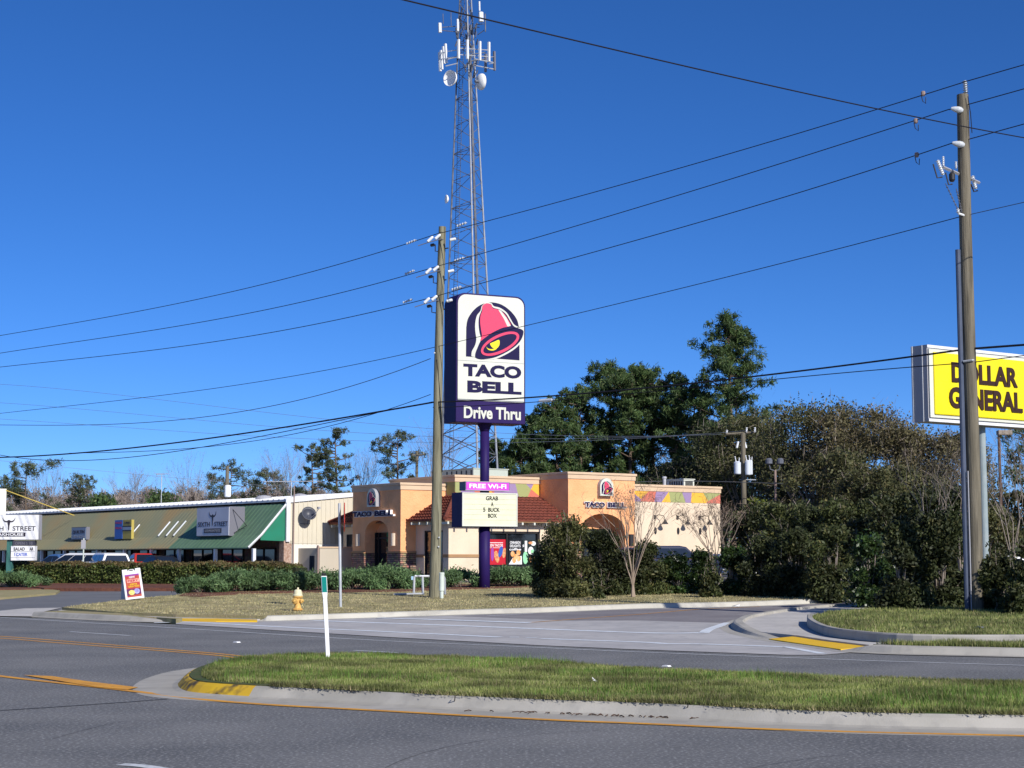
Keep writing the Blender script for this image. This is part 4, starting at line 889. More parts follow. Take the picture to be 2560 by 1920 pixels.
# letter board
z0b, z1b = hz(1318), hz(1232)
m = MB(); m.box(-1.3, 1.3, -.5, .5, z0b, z1b); bev(m.build('board_cabinet', purple, t), .02)
m = MB(); m.box(-1.26, 1.26, -.53, -.5, z0b+.05, z1b-.03); fc = m.build('letter_board', board_m, t)
m = MB()
for x in (-1.28, 1.22): m.box(x, x+.06, -.55, -.53, z0b+.03, z1b-.01)
m.box(-1.22, 1.22, -.55, -.53, z0b+.03, z0b+.08); m.box(-1.22, 1.22, -.55, -.53, z1b-.06, z1b-.01); m.pieces('board_frame', signwhite, fc)
m = MB(); hb = (z1b-z0b)
for k in range(1, 6): m.box(-1.2, 1.2, -.538, -.53, z0b+.08+(hb-.14)*k/6, z0b+.09+(hb-.14)*k/6)
m.pieces('letter_rail', mat('rail', (.5, .5, .36), rough=.5), fc)
fx = lambda x: -1.26+2.52*(x-735)/605; fz = lambda y: z1b-hb*(y-428)/390
for body, x0, x1, y0, y1 in (('GRAB', 992, 1128, 468, 515), ('A', 1048, 1076, 535, 582), ('5', 962, 986, 598, 645), ('BUCK', 1018, 1146, 598, 645), ('BOX', 1016, 1114, 665, 712)):
    m = MB(); text(m, body, fx(x0), fx(x1), fz(y1), fz(y0), -.532, .012, .018); m.build('lettering', blackv, fc)

# ------------------------------------------------------------------ yellow store sign at right
DY = 60.0; DX = (2462-1280)/(FPX/cp)*DY; DZ = T(DX, DY)+.14; kd = (FPX/cp)/DY
dz = lambda py: ZP(py)*(DY-1.5)+CAMH-DZ
t = thing('pole_sign', 'wide yellow store sign in a grey cabinet behind the right utility pole', 'sign', (DX, DY, DZ), TBR)
def d_x(px, yl=-.5):
    k = XP(px, 960); x0 = DX-U.y*yl; y0 = DY+U.x*yl; return (k*y0-x0)/(U.x-k*U.y)
HWD = -d_x(2319); zb0, zb1 = dz(1058), dz(869)
m = MB(); m.box(-HWD, HWD, -.5, .2, zb0, zb1); m.build('cabinet', silver, t)
m = MB(); m.box(-HWD-.015, -HWD, -.3, -.27, zb0, zb1); m.box(-HWD-.02, -HWD, .14, .2, zb0, zb1); m.box(-HWD, HWD, -.53, -.5, zb0, zb0+.1); m.box(-HWD, HWD, -.53, -.5, zb1-.1, zb1); m.pieces('trim', whitem, t)
m = MB(); m.box(-HWD+.04, HWD-.04, -.56, -.53, zb0+.14, zb1-.14); m.build('retainer', MT['sign_white'], t)
m = MB(); xa = d_x(2336, -.6); m.box(xa, -xa, -.62, -.53, zb0+.24, zb1-.24); fc = bev(m.build('sign_face', dgyel, t), .05, 3)
for body, p0, p1, f0, f1 in (('DOLLAR', 2379, 2543, .53, .80), ('GENERAL', 2371, 2553, .19, .47)):
    m = MB(); H = zb1-zb0; text(m, body, d_x(p0, -.62), d_x(p1, -.62), zb0+H*f0, zb0+H*f1, -.62, .04, .035); m.build('lettering', brownv, fc)
m = MB(); m.tube([(.02, 0, -.5), (.02, 0, zb0)], .14, 16); m.build('pole', mat('pale_green_paint', (.25, .31, .33), (.31, .36, .37), 3, .6), t)

# ------------------------------------------------------------------ utility poles
def shaft(nm, base, top_, r0, r1, mm, parent):
    m = MB(); n = 14; P = []; Rr = []
    for i in range(n+1):
        q = i/n; c = Vector(base).lerp(Vector(top_), q); P.append(c+Vector((.02*math.sin(q*7), .02*math.cos(q*5), 0))); Rr.append((r0+(r1-r0)*q)*(1+.02*math.sin(q*23)))
    m.tube(P, Rr, 18); return m.build(nm, mm, parent, smooth=False)
def insul(m, p, d, L, r, n=5):
    d = Vector(d).normalized(); pr = [(r*.35, 0)]
    for k in range(n): h = L*(k+.3)/n; pr += [(r*.5, h), (r, h+L*.15/n*2), (r*.5, h+L*.5/n)]
    m.lathe(pr+[(r*.35, L)], p, 12, d); return m
p1 = G(1085, 1493, .14); P1 = p1.xy; k1_ = (FPX/cp)/p1.y
h1 = ZP(567)*p1.y+CAMH-p1.z; dxt = XP(1105, 567)*p1.y-p1.x
t1 = thing('utility_pole', 'mossy wooden utility pole carrying stacked fuse cutouts, in front of the tall sign', 'utility pole', p1)
shaft('shaft', (0, 0, -.5), (dxt, 0, h1), .205, .135, wood, t1)
LD = Vector((-.70, .714, 0)); LDn = Vector((.714, .70, 0))      # along the line, across it
def off1(px, py):                      # a pixel measured on the upright plane through the pole that faces the camera
    return Vector((XP(px, py)*p1.y-p1.x, 0, ZP(py)*p1.y+CAMH-p1.z))
Z8 = lambda x, y: (980+x*.1567, 540+y*.1567)
for i, dy in enumerate((0, 505, 975)):
    sh = [0, -30, -55][i]
    m = MB()
    for (x, y, x2, y2) in ((570, 430, 660, 345), (690, 385, 780, 310)):
        a = off1(*Z8(x+sh, y+dy)); b = off1(*Z8(x2+sh, y2+dy)); a.y = b.y = -.22; m.lathe([(.02, 0), (.055, .02), (.055, (b-a).length-.05), (.03, (b-a).length)], a, 12, b-a)
    m.pieces('fuse_cutout', porcw, t1)
    m = MB(); a = off1(*Z8(420+sh, 492+dy)); b = off1(*Z8(580+sh, 440+dy)); c = off1(*Z8(780+sh, 385+dy)); a.y = b.y = c.y = -.22; d_ = off1(*Z8(930+sh, 330+dy)); m.tube([a, b, c, Vector((c.x+.1, -.1, c.z))], .018, 6); m.build('cutout_arm', galvd, t1)
    m = MB(); a = off1(*Z8(610+sh, 470+dy)); b = off1(*Z8(690+sh, 455+dy)); c = off1(*Z8(690+sh, 560+dy)); e = off1(*Z8(760+sh, 572+dy)); m.tube([b, c, e], .02, 6); m.lathe([(.03, 0), (.06, .03), (.06, .14), (.03, .17)], a, 10, b-a); m.build('bracket', dkmetal, t1)
    m = MB(); a = off1(*Z8(900+sh, 510+dy)); b = off1(*Z8(800+sh, 530+dy)); m.tube([b, a], .025, 6); m.build('bracket', dkmetal, t1)
    m = MB(); a = off1(*Z8(920+sh, 385+dy)); b = off1(*Z8(1020+sh, 362+dy)); m.lathe([(.03, 0), (.055, .02), (.055, (b-a).length-.02), (.03, (b-a).length)], a, 12, b-a); m.build('surge_arrester', porcw, t1)
for i, (pa, pb) in enumerate([((1040, 600), (1141, 566)), ((1036, 676), (1135, 653)), ((1031, 748), (1128, 725))]):
    for q, (px, py) in enumerate((pa, pb)):
        w0 = onplane(px, py, (P1.x-LD.x*50, P1.y-LD.y*50), (P1.x+LD.x*50, P1.y+LD.y*50))-p1
        m = MB(); d_ = (LD if q == 0 else -LD)*.9; d_ = Vector((d_.x, d_.y, -.12 if q == 0 else .1)); insul(m, w0, d_, .55, .05, 4); m.build('dead_end_insulator', MT['grey_porcelain'], t1)
m = MB(); P = [off1(*q) for q in ((1093, 900), (1098, 960), (1104, 1040), (1106, 1180))]
for q in P: q.y = -.17
m.tube(P, .018, 6); m.build('riser_cable', blackv, t1)
m = MB()
for x, y in ((1098, 1344), (1097, 1367), (1087, 884)): q = off1(x, y); q.y = -.19; m.lathe([(.03, 0), (.03, .03), (.01, .035)], q, 8, (0, -1, 0))
m.pieces('bolt', galv, t1)
# right pole
p2 = G(2442, 1528, .27); k2_ = (FPX/cp)/p2.y; h2 = ZP(237)*p2.y+CAMH-p2.z
t2 = thing('utility_pole', 'thick brown wooden utility pole with grey insulators in front of the yellow sign', 'utility pole', p2)
shaft('shaft', (0, 0, -.5), (.0, 0, h2), .182, .155, wood2, t2)
def off2(px, py): return Vector(((px-1280)/k2_-p2.x*1.0, 0, (1396-py)/k2_+CAMH-p2.z))
def o2(px, py):                        # measured off the pole's own (converging) axis
    return Vector((XP(px, py)*p2.y-p2.x, 0, ZP(py)*p2.y+CAMH-p2.z))
Z3 = lambda x, y: (2240+x*.2532, 180+y*.2532)
m = MB(); a = o2(*Z3(690, 215)); insul(m, a, (-.03, 0, 1), .36, .075, 6); m.build('post_insulator', porc, t2)
for y in (385, 725):
    m = MB(); a = o2(*Z3(645+(15 if y > 500 else 0), y+12)); b = o2(*Z3(535+(12 if y > 500 else 0), y-10)); a.y = b.y = -.15; L = (b-a).length
    m.lathe([(.05, 0), (.085, .06), (.09, L*.45), (.065, L*.8), (.04, L), (.03, L+.02)], a, 14, b-a); m.build('post_insulator', porc, t2)
zc = o2(*Z3(600, 1010)).z
m = MB(); a = o2(*Z3(430, 970)); b = o2(*Z3(860, 1065)); a.y = -.35; b.y = .35; m.tube([a, b], .045, 4); m.build('cutout_bracket', silver, t2)
for (x0, y0, x1, y1) in ((430, 1050, 375, 905), (820, 1130, 785, 1000)):
    m = MB(); a = o2(*Z3(x0, y0)); b = o2(*Z3(x1, y1)); a.y = b.y = (-.38 if x0 < 600 else .3); insul(m, a, b-a, (b-a).length, .07, 7); m.build('cutout_insulator', porcw, t2)
for x in (440, 565):
    m = MB(); a = o2(*Z3(x, 980)); b = o2(*Z3(x-2, 860 if x < 500 else 910)); a.y = b.y = -.3; insul(m, a, b-a, (b-a).length, .04, 6); m.build('surge_arrester', porcw, t2)
m = MB(); a, b, c = (o2(*Z3(*q)) for q in ((330, 945), (370, 1080), (420, 1070))); 
for q in (a, b, c): q.y = -.4
m.tube([a, b, c], .02, 6); m.build('fuse_tube', dkmetal, t2)
m = MB(); a, b = (o2(*Z3(*q)) for q in ((470, 1010), (500, 1130))); a.y = b.y = -.2; m.tube([a, b, b+Vector((.1, 0, .02))], .02, 6); m.lathe([(.05, 0), (.08, .05), (.08, .2), (.04, .25)], o2(*Z3(535, 1100))+Vector((0, -.2, 0)), 10); m.pieces('fuse_tube', dkmetal, t2)
m = MB(); a, b = (o2(*Z3(*q)) for q in ((760, 1090), (790, 1165))); a.y = b.y = .2; m.tube([a, b, b+Vector((.1, 0, .03))], .02, 6); m.build('fuse_tube', dkmetal, t2)
for (x0, y0, x1, y1) in ((455, 1130, 600, 1390), (560, 1180, 630, 1400)):
    m = MB(); a, b = o2(*Z3(x0, y0)), o2(*Z3(x1, y1)); a.y = -.35; b.y = -.2; m.tube([a, b], .012, 5)
    for k in range(1, 8): m.lathe([(.02, 0), (.035, .01), (.02, .02)], a.lerp(b, k/8), 8, b-a)
    m.build('jumper', galvd, t2)
m = MB(); a = o2(*Z3(590, 1415)); a.y = -.25; m.tube([a, o2(*Z3(680, 1430))+Vector((0, -.1, 0))], .03, 6); insul(m, a, (0, 0, 1), .12, .06, 2); m.build('spool_bracket', porcw, t2)
m = MB(); P = [o2(*Z3(*q))+Vector((0, -.2, 0)) for q in ((690, 260), (700, 340), (715, 420), (730, 620))]; m.tube(P, .012, 5); m.build('ground_wire', blackv, t2)
m = MB(); a = o2(2411, 625); a.x = -.265; m.tube([(-.25, -.03, -.5), (-.235, -.03, a.z)], .07, 10); m.build('conduit', mat('blue_grey_pvc', (.06, .08, .13), (.085, .105, .16), 2, .6), t2)
m = MB(); m.tube([(-.175, -.14, -.5), (-.165, -.14, o2(2420, 1178).z)], .018, 8); m.build('conduit', MT['tower_steel'] if 'tower_steel' in MT else silver, t2)
m = MB(); m.tube([(-.2, -.12, o2(2400, 905).z), (0, -.22, o2(2400, 903).z), (.05, -.2, o2(2400, 903).z)], .03, 6); m.build('cable_clamp', galv, t2)

# ------------------------------------------------------------------ overhead lines (each one hangs in its own upright plane)
V2P = 2560/2212
def wire(label, pts, A, B, r, m_=None, V=True, ext=(0, 0), n=50, cat='power line', grp=None, deg=3):
    A = Vector(A); B = Vector(B); d = (B-A).normalized(); q = []
    for px, py in pts:
        if V: px *= V2P; py *= V2P
        w0 = onplane(px, py, A, B); q.append(((w0.xy-A).dot(d), w0.z))
    s_ = np.array([a for a, _ in q]); z = np.array([b for _, b in q]); o = np.argsort(s_); s_, z = s_[o], z[o]
    c = np.polyfit(s_, z, min(deg, len(s_)-1)); S = np.linspace(s_[0], s_[-1], n); Z = np.polyval(c, S)
    P = [(A.x+d.x*a, A.y+d.y*a, b) for a, b in zip(S, Z)]
    if ext[0]: e = (Z[0]-Z[1])/(S[0]-S[1]); P = [(A.x+d.x*(S[0]-ext[0]), A.y+d.y*(S[0]-ext[0]), Z[0]-e*ext[0]*.3)]+P
    if ext[1]: e = (Z[-1]-Z[-2])/(S[-1]-S[-2]); P = P+[(A.x+d.x*(S[-1]+ext[1]), A.y+d.y*(S[-1]+ext[1]), Z[-1]+e*ext[1]*.3)]
    mb = MB(); mb.tube(P, r, 5); o = mb.build('power_line' if cat == 'power line' else 'cable', m_ or wire_m); return tag(o, label, cat, grp)
L0 = (P1.x+LD.x*60, P1.y+LD.y*60); L1 = tuple(P1); L2 = (p2.x, p2.y); LE = (p2.x+(p2.x-P1.x), p2.y+(p2.y-P1.y))
Gp = 'lines strung along the road between the wooden poles'
wire('topmost line leaving the mossy pole towards the left edge', [(0, 725), (300, 672), (600, 607), (893, 520), (955, 503)], L0, L1, .015, wire_m, ext=(20, 0), grp=Gp)
wire('second line from the top left of the mossy pole', [(0, 763), (300, 718), (600, 664), (893, 590), (950, 574)], L0, L1, .015, wire_m, ext=(20, 0), grp=Gp)
wire('third line from the top left of the mossy pole', [(0, 793), (300, 760), (600, 716), (890, 653), (945, 640)], L0, L1, .015, wire_m, ext=(20, 0), grp=Gp)
wire('topmost line between the two wooden poles', [(955, 503), (1050, 478), (1400, 383), (1720, 289), (1990, 207), (2083, 177)], L1, L2, .014, wire_m, grp=Gp)
wire('second line from the top between the two wooden poles', [(950, 574), (1055, 543), (1400, 442), (1720, 343), (1936, 272), (2051, 237)], L1, L2, .014, wire_m, grp=Gp)
wire('third line from the top between the two wooden poles', [(945, 640), (1058, 605), (1400, 514), (1720, 417), (1936, 348), (2056, 311)], L1, L2, .014, wire_m, grp=Gp)
for (a, b), lb in (((( 2083, 177), (2212, 140)), 'topmost'), (((2051, 237), (2212, 192)), 'second'), (((2056, 311), (2212, 268)), 'third')):
    wire(lb+' line running from the right wooden pole out past the right edge', [a, b], L2, LE, .014, wire_m, ext=(0, 12), grp=Gp)
wire('thin lower line left of the mossy pole crossing below the three upper ones', [(0, 893), (300, 860), (600, 818), (935, 751)], L0, L1, .012, wire_m, ext=(20, 0), grp=Gp)
wire('thin lower line between the poles passing the bell panel of the tall sign', [(935, 751), (1130, 705), (1560, 601), (2075, 468)], L1, L2, .012, wire_m, grp=Gp)
wire('thin lower line from the right wooden pole out past the right edge', [(2075, 468), (2212, 437)], L2, LE, .010, wire_g, ext=(0, 12), grp=Gp)
wire('twisted service cable sagging left from the mossy pole under the thin line', [(0, 918), (165, 918), (500, 893), (780, 827), (930, 775)], L0, L1, .014, wire_g, ext=(20, 0), grp=Gp)
wire('thick black communication cable left of the mossy pole', [(0, 988), (300, 966), (600, 925), (800, 893), (935, 869)], L0, L1, .032, ext=(20, 0), cat='cable', grp=Gp)
wire('thick black communication cable between the poles', [(935, 869), (1110, 860), (1250, 852), (1600, 816), (1900, 780), (2090, 754)], L1, L2, .026, cat='cable', grp=Gp)
wire('thick black communication cable leaving the right pole', [(2090, 754), (2212, 745)], L2, LE, .03, ext=(0, 12), cat='cable', grp=Gp)
wire('thinner black cable just under the thick one left of the mossy pole', [(0, 983), (400, 972), (700, 915), (935, 868)], L0, L1, .016, ext=(20, 0), cat='cable', grp=Gp)
wire('thinner black cable just under the thick one between the poles', [(935, 880), (1140, 870), (1500, 836), (1800, 808), (2100, 783)], L1, L2, .013, cat='cable', grp=Gp)
wire('thinner black cable leaving the right pole under the thick one', [(2100, 783), (2212, 768)], L2, LE, .013, ext=(0, 12), cat='cable', grp=Gp)
wire('sagging black cable joining the bundle left of the mossy pole', [(150, 979), (350, 972), (600, 946), (780, 900), (930, 853)], L0, L1, .013, cat='cable', grp=Gp)
# splice case hanging on the thick cable
q = onplane(1180*V2P, 859*V2P, L1, L2); t = thing('splice_case', 'white splice case hanging on the black cable right of the tall sign', 'splice case', q, math.atan2(-.714, .70))
m = MB(); m.lathe([(.02, -.36), (.055, -.3), (.06, .3), (.02, .36)], (0, 0, -.09), 10, (1, 0, 0)); m.build('case', porcw, t); m = MB(); m.tube([(-.28, 0, -.02), (-.28, 0, -.1)], .012, 4); m.tube([(.28, 0, -.02), (.28, 0, -.1)], .012, 4); m.pieces('hanger', dkmetal, t)
# fault indicators clipped to the three upper lines
for i, (x, y) in enumerate(((268, 215), (195, 485), (205, 820))):
    px, py = Z3(x, y); q = onplane(px, py, L1, L2); t = thing('fault_indicator', ['small clip on fault indicator on the topmost line near the right pole', 'small clip on fault indicator on the second line near the right pole', 'small clip on fault indicator on the third line near the right pole'][i], 'line marker', q, 0, 'fault indicators on the three upper lines')
    m = MB(); m.lathe([(.04, -.06), (.06, -.03), (.06, .05), (.04, .07)], (0, 0, 0), 8); m.build('body', MT['rusty_pipe'], t); m = MB(); m.tube([(-.05, 0, -.05), (-.02, 0, -.2), (.06, 0, -.27), (.07, 0, -.1)], .012, 5); m.build('loop', dkmetal, t)
wire('long single line crossing the sky diagonally from the top edge down behind the right pole', [(870, 0), (1130, 60), (1400, 125), (1700, 193), (1890, 235), (2060, 268), (2212, 298)], (-4, 24), (20, 46), .014, ext=(4, 14))

# ------------------------------------------------------------------ lattice radio tower
tower_st = mat('tower_steel', (.24, .26, .30), (.34, .36, .40), 2, .55, .2); TY = 128.0; kt = (FPX/cp)/TY; tz = lambda py: ZP(py)*TY+CAMH
xl = lambda py: 1102+(1170-py)*(1149-1102)/1170; xr = lambda py: 1243-(1170-py)*(1243-1178)/1170
def tw(py):
    W = (XP(xr(py), py)-XP(xl(py), py))*TY; Rr = W/(1.732*math.cos(R(10.5))); cx = None
    dl = R(10.5); xn = Rr*math.sin(dl); xlft = Rr*math.cos(math.radians(150)+dl); X0 = XP(xl(py), py)*TY-xlft
    z = tz(py); return [Vector((X0+Rr*math.cos(a), TY+Rr*math.sin(a), z)) for a in (math.radians(270)+dl, math.radians(30)+dl, math.radians(150)+dl)]
b0 = tw(1396); c0 = sum(b0, Vector())/3
tt = thing('radio_tower', 'tall three legged steel lattice radio tower with panel antennas and white dishes', 'radio tower', (c0.x, c0.y, .84))
def TW(m, nm, mm, parent=tt, **k): return m.build(nm, mm, parent, world=True, **k)
ys = [1420-i*0 for i in range(1)]; y = 1425; step_ = 62
while y > -290: ys.append(y); y -= step_; step_ = max(34, step_*.965)
lv = [tw(v) for v in ys[1:]]
for i in range(3):
    m = MB(); m.tube([l[i] for l in lv], [.09-.045*k/len(lv) for k in range(len(lv))], 8); TW(m, 'leg', tower_st if i != 2 else galvd)
    m = MB()
    for k in range(len(lv)-1):
        j = (i+1) % 3; r = .042 if k < 12 else .028
        e0, e1 = (i, j) if k % 2 else (j, i)
        m.tube([lv[k][e0], lv[k+1][e1]], r, 4, False)
        if k < 9: m.tube([lv[k][e1], lv[k+1][e0]], r*.8, 4, False)
        if k % 4 == 0: m.tube([lv[k][i], lv[k][j]], r, 4, False)
    TW(m, 'bracing', galvd)
m = MB()
for dx in (.0, .28): m.tube([Vector((l[2].x*.86+l[1].x*.14+dx, l[2].y-.1, l[2].z)) for l in lv], .02, 4)
for k in range(260):
    f = k/260*(len(lv)-1.01); a = int(f); l = lv[a][2].lerp(lv[a+1][2], f-a); x1 = lv[a][1].lerp(lv[a+1][1], f-a); c = Vector((l.x*.86+x1.x*.14, l.y-.1, l.z)); m.tube([c, c+Vector((.28, 0, 0))], .014, 3, False)
TW(m, 'cable_ladder', galvd)
m = MB(); m.tube([Vector((l[0].x*.72+l[1].x*.28, l[0].y*.8+l[1].y*.2, l[0].z)) for l in lv if l[0].z < tz(130)], .10, 6); TW(m, 'cable_bundle', galvd)
T1 = lambda x, y: (1060+x*.1808, y*.1808)
def tp(x, y, dy=0): px, py = T1(x, y); return at(px, py, TY+dy)
panels = [(478, 545, 808, -2.6), (600, 550, 815, -2.8), (773, 572, 835, -2.4), (898, 582, 848, -1.6), (292, 605, 868, -1.0), (263, 643, 880, 0), (232, 695, 960, 1.0), (208, 725, 985, 1.8), (968, 710, 975, 1.4), (850, 745, 995, 2.4)]
for i, (x, y0, y1, dy) in enumerate(panels):
    a, b = tp(x+(3 if i > 3 else 0), y0, dy), tp(x+(18 if 3 < i < 8 else (8 if i == 8 else 0)), y1, dy); m = MB(); w_ = .10; d_ = b-a
    m.tube([a, b], .11, 4); TW(m, 'panel_antenna', porcw if i < 8 else MT['sign_grey'])
for z0_, z1_, x0, x1 in ((665, 750, 470, 900),):
    for zz, dd in ((665, -2.5), (755, -2.4)):
        m = MB(); m.tube([tp(478, zz, -2.6), tp(898, zz+30, -1.6)], .04, 5); m.tube([tp(898, zz+130, -1.6), tp(960, zz+120, 1.4)], .035, 5); m.tube([tp(232, zz+60, 1.5), tp(300, zz+60, -1.0)], .035, 5); m.tube([tp(330, zz+45, -1), tp(478, zz+25, -2.6)], .035, 5)
        m.tube([tp(300, zz+160, 0), tp(470, zz+120, 0)], .045, 5); m.tube([tp(700, zz+150, 0), tp(960, zz+200, 1)], .045, 5); m.tube([tp(640, zz+90, 0), tp(850, zz+60, -1.5)], .05, 5); TW(m, 'antenna_frame', galv)
m = MB()
for a, b in (((235, 380), (470, 360)), ((235, 420), (480, 445)), ((700, 345), (830, 330)), ((700, 375), (770, 378)), ((830, 420), (740, 480))): m.tube([tp(*a, -.3), tp(*b, 0)], .035, 5)
TW(m, 'antenna_frame', galvd)
for x, y0, y1, r in ((218, 320, 450, .14), (785, 170, 300, .20), (765, 20, 150, .07), (465, 265, 430, .09), (845, 190, 440, .05), (262, 190, 330, .03), (372, 170, 360, .03)):
    m = MB(); m.tube([tp(x, y0, -.5), tp(x+4, y1, -.5)], r, 6); TW(m, 'whip_antenna' if r < .08 else 'panel_antenna', porcw if r > .06 else galvd)
def dish(x, y, r, ax, nm='dish'):
    c = tp(x, y, -.8); ax = Vector(ax).normalized(); m = MB(); m.lathe([(r*.15, -.25*r), (r*.9, -.1*r), (r, .1*r), (r, .30*r), (r*.97, .30*r), (r*.9, .1*r), (r*.5, 0), (.02, -.03)], c, 22, ax); d_ = TW(m, nm, purewhite, smooth=True)
    m = MB(); m.lathe([(.12, -.7*r), (.12, -.2*r)], c, 8, ax); TW(m, 'dish_mount', galvd)
dish(375, 1085, .62, (-.55, -.75, -.05)); dish(775, 1130, .64, (.75, .45, .05)); 
c = at(1118.5, 498, TY); m = MB(); m.lathe([(.05, -.12), (.30, 0), (.34, .12), (.3, .13)], c, 16, (-.9, -.3, 0)); TW(m, 'dish', purewhite, smooth=True)
m = MB()
for _ in range(46):
    q = tw(random.uniform(40, 200)); i = random.choice((0, 0, 1, 2)); c = q[i]+Vector((random.uniform(-.25, .25), random.uniform(-.3, .3), random.uniform(-.2, .2))); m.tube([c, c+Vector((random.uniform(-.25, .25), 0, random.uniform(.3, 1.0)))], random.uniform(.03, .08), 4)
tag(TW(m, 'cable_clutter', galvd), kind='stuff')

# ------------------------------------------------------------------ small roadside things
def lathe_part(nm, prof, mm, parent, c=(0, 0, 0), ax=(0, 0, 1), n=20): m = MB(); m.lathe(prof, c, n, ax); return m.build(nm, mm, parent, smooth=False)
p = G(744, 1527, .14); hm = mat('hydrant_yellow', (.72, .46, .14), (.62, .36, .10), 9, .6, c3=(.35, .17, .07), scale3=14, mix3=.6); hc = mat('hydrant_cream', (.74, .68, .44), (.64, .60, .42), 9, .6)
t = thing('fire_hydrant', 'yellow fire hydrant with a cream bonnet on the dry lawn', 'hydrant', p, -.5)
lathe_part('barrel', [(.13, -.1), (.13, .02), (.165, .03), (.165, .06), (.115, .08), (.10, .14), (.10, .38), (.12, .40), (.155, .41), (.155, .44), (.12, .45)], hm, t)
lathe_part('bonnet', [(.15, .45), (.155, .48), (.13, .50), (.12, .60), (.09, .64), (.03, .655), (.03, .70), (.02, .71)], hc, t)
for ax, r, L, nm in (((0, -1, 0), .085, .17, 'pumper_cap'), ((1, 0, 0), .06, .17, 'hose_cap'), ((-1, 0, 0), .06, .17, 'hose_cap')):
    lathe_part(nm, [(r*.8, .08), (r*.8, L-.05), (r*1.15, L-.05), (r*1.15, L), (r*.4, L+.015), (r*.35, L+.05), (0.01, L+.05)], hm, t, (0, 0, .30), ax, 14)
# marker post on the median
p = G(820, 1646, .165); t = thing('marker_post', 'leaning white marker post with a green reflective top on the grass median', 'marker post', p, .15)
kq = (FPX/cp)/p.y; top_ = Vector(((807-820)/kq, 0, (1643-1432)/kq)); hh = top_.z
def slab(m, f0, f1, w0, w1, d, off=0):
    a = top_*f0; b = top_*f1
    m.add([a+Vector((-w0, -d+off, 0)), a+Vector((w0, -d+off, 0)), a+Vector((w0, d+off, 0)), a+Vector((-w0, d+off, 0)), b+Vector((-w1, -d+off, 0)), b+Vector((w1, -d+off, 0)), b+Vector((w1, d+off, 0)), b+Vector((-w1, d+off, 0))], [(3, 2, 1, 0), (4, 5, 6, 7), (0, 1, 5, 4), (1, 2, 6, 5), (2, 3, 7, 6), (3, 0, 4, 7)])
Wq = 5.2/kq
m = MB(); slab(m, -.1, .70, Wq*.95, Wq*1.0, .03); slab(m, .70, .78, Wq*1.0, Wq*1.35, .032); slab(m, .78, .965, Wq*1.35, Wq*1.35, .032); bev(m.build('post', purewhite, t), .006)
m = MB(); slab(m, .775, .955, Wq*1.12, Wq*1.12, .034, -.002); m.build('green_sheeting', mat('green_reflective', (.0, .22, .19), rough=.4), t)
m = MB(); slab(m, .965, 1.0, Wq*1.1, Wq*.9, .034); bev(m.build('cap', blackv, t), .01)
# steel post with a sign seen edge on
p = G(852, 1518, .14); kq = (FPX/cp)/p.y; t = thing('sign_post', 'grey steel post with a red sign seen edge on behind the marker post', 'sign', p)
H = ZP(1258)*p.y+CAMH-p.z; m = MB(); m.tube([(0, 0, -.3), (-.08, 0, H)], .045, 8); m.build('post', galv, t)
z_ = lambda py: ZP(py)*p.y+CAMH-p.z
R8 = .40; zc = (z_(1255)+z_(1331))/2; fw = Vector((.12, -.99, 0)).normalized(); lat = Vector((0, 0, 1)); m = MB()
oc = [(R8*1.15*math.cos(a+math.pi/8), R8*1.25*math.sin(a+math.pi/8)) for a in np.linspace(0, 2*math.pi, 8, False)]
vs = [fw*u_+lat*(zc+v_)+Vector((.07+dd, 0, 0)) for dd in (0, .025) for u_, v_ in oc]
m.add(vs, [tuple(range(8))[::-1], tuple(range(8, 16))]+[(i, (i+1) % 8, (i+1) % 8+8, i+8) for i in range(8)]); m.build('sign_plate', mat('stop_red', (.45, .04, .02), rough=.5), t)
# pipe frame and plastic bollard beside the mossy pole
t = thing('pipe_frame', 'low grey galvanised pipe frame on the lawn behind the mossy pole', 'pipe frame', G(1050, 1488, .14)); t0 = t.location; kq = (FPX/cp)/(t0.y)
rx = lambda px: (px-1050)/kq; rz = lambda py: (1488-py)/kq
m = MB(); m.tube([(rx(1034), 0, -.2), (rx(1035.5), 0, rz(1443)), (rx(1037), 0, rz(1441)), (rx(1068), .1, rz(1441)), (rx(1108), .4, rz(1442)), (rx(1110), .4, rz(1446)), (rx(1112), .4, -.2)], .045, 8); m.build('hoop', galv, t)
m = MB(); m.tube([(rx(1058), 0, -.2), (rx(1056), 0, rz(1441))], .045, 8); m.build('stanchion', galv, t)
m = MB(); m.tube([(rx(985), -.1, .03), (rx(1060), -.1, .06)], .04, 7); m.build('ground_pipe', galv, t)
m = MB(); m.box(rx(1028), rx(1033), -.04, .04, rz(1450), rz(1441)); m.build('valve_box', mat('light_blue', (.35, .55, .75), rough=.5), t)
p = G(1104, 1496, .14); t = thing('bollard', 'pale green plastic marker bollard right beside the mossy pole', 'bollard', p); h = ZP(1431)*p.y+CAMH-p.z
lathe_part('tube', [(.065, -.2), (.07, .25), (.095, .27), (.095, h-.08)], mat('pale_pvc', (.60, .66, .60), (.54, .6, .54), 4, .5), t); lathe_part('cap', [(.10, h-.08), (.10, h-.02), (.08, h)], MT['pale_pvc'], t)
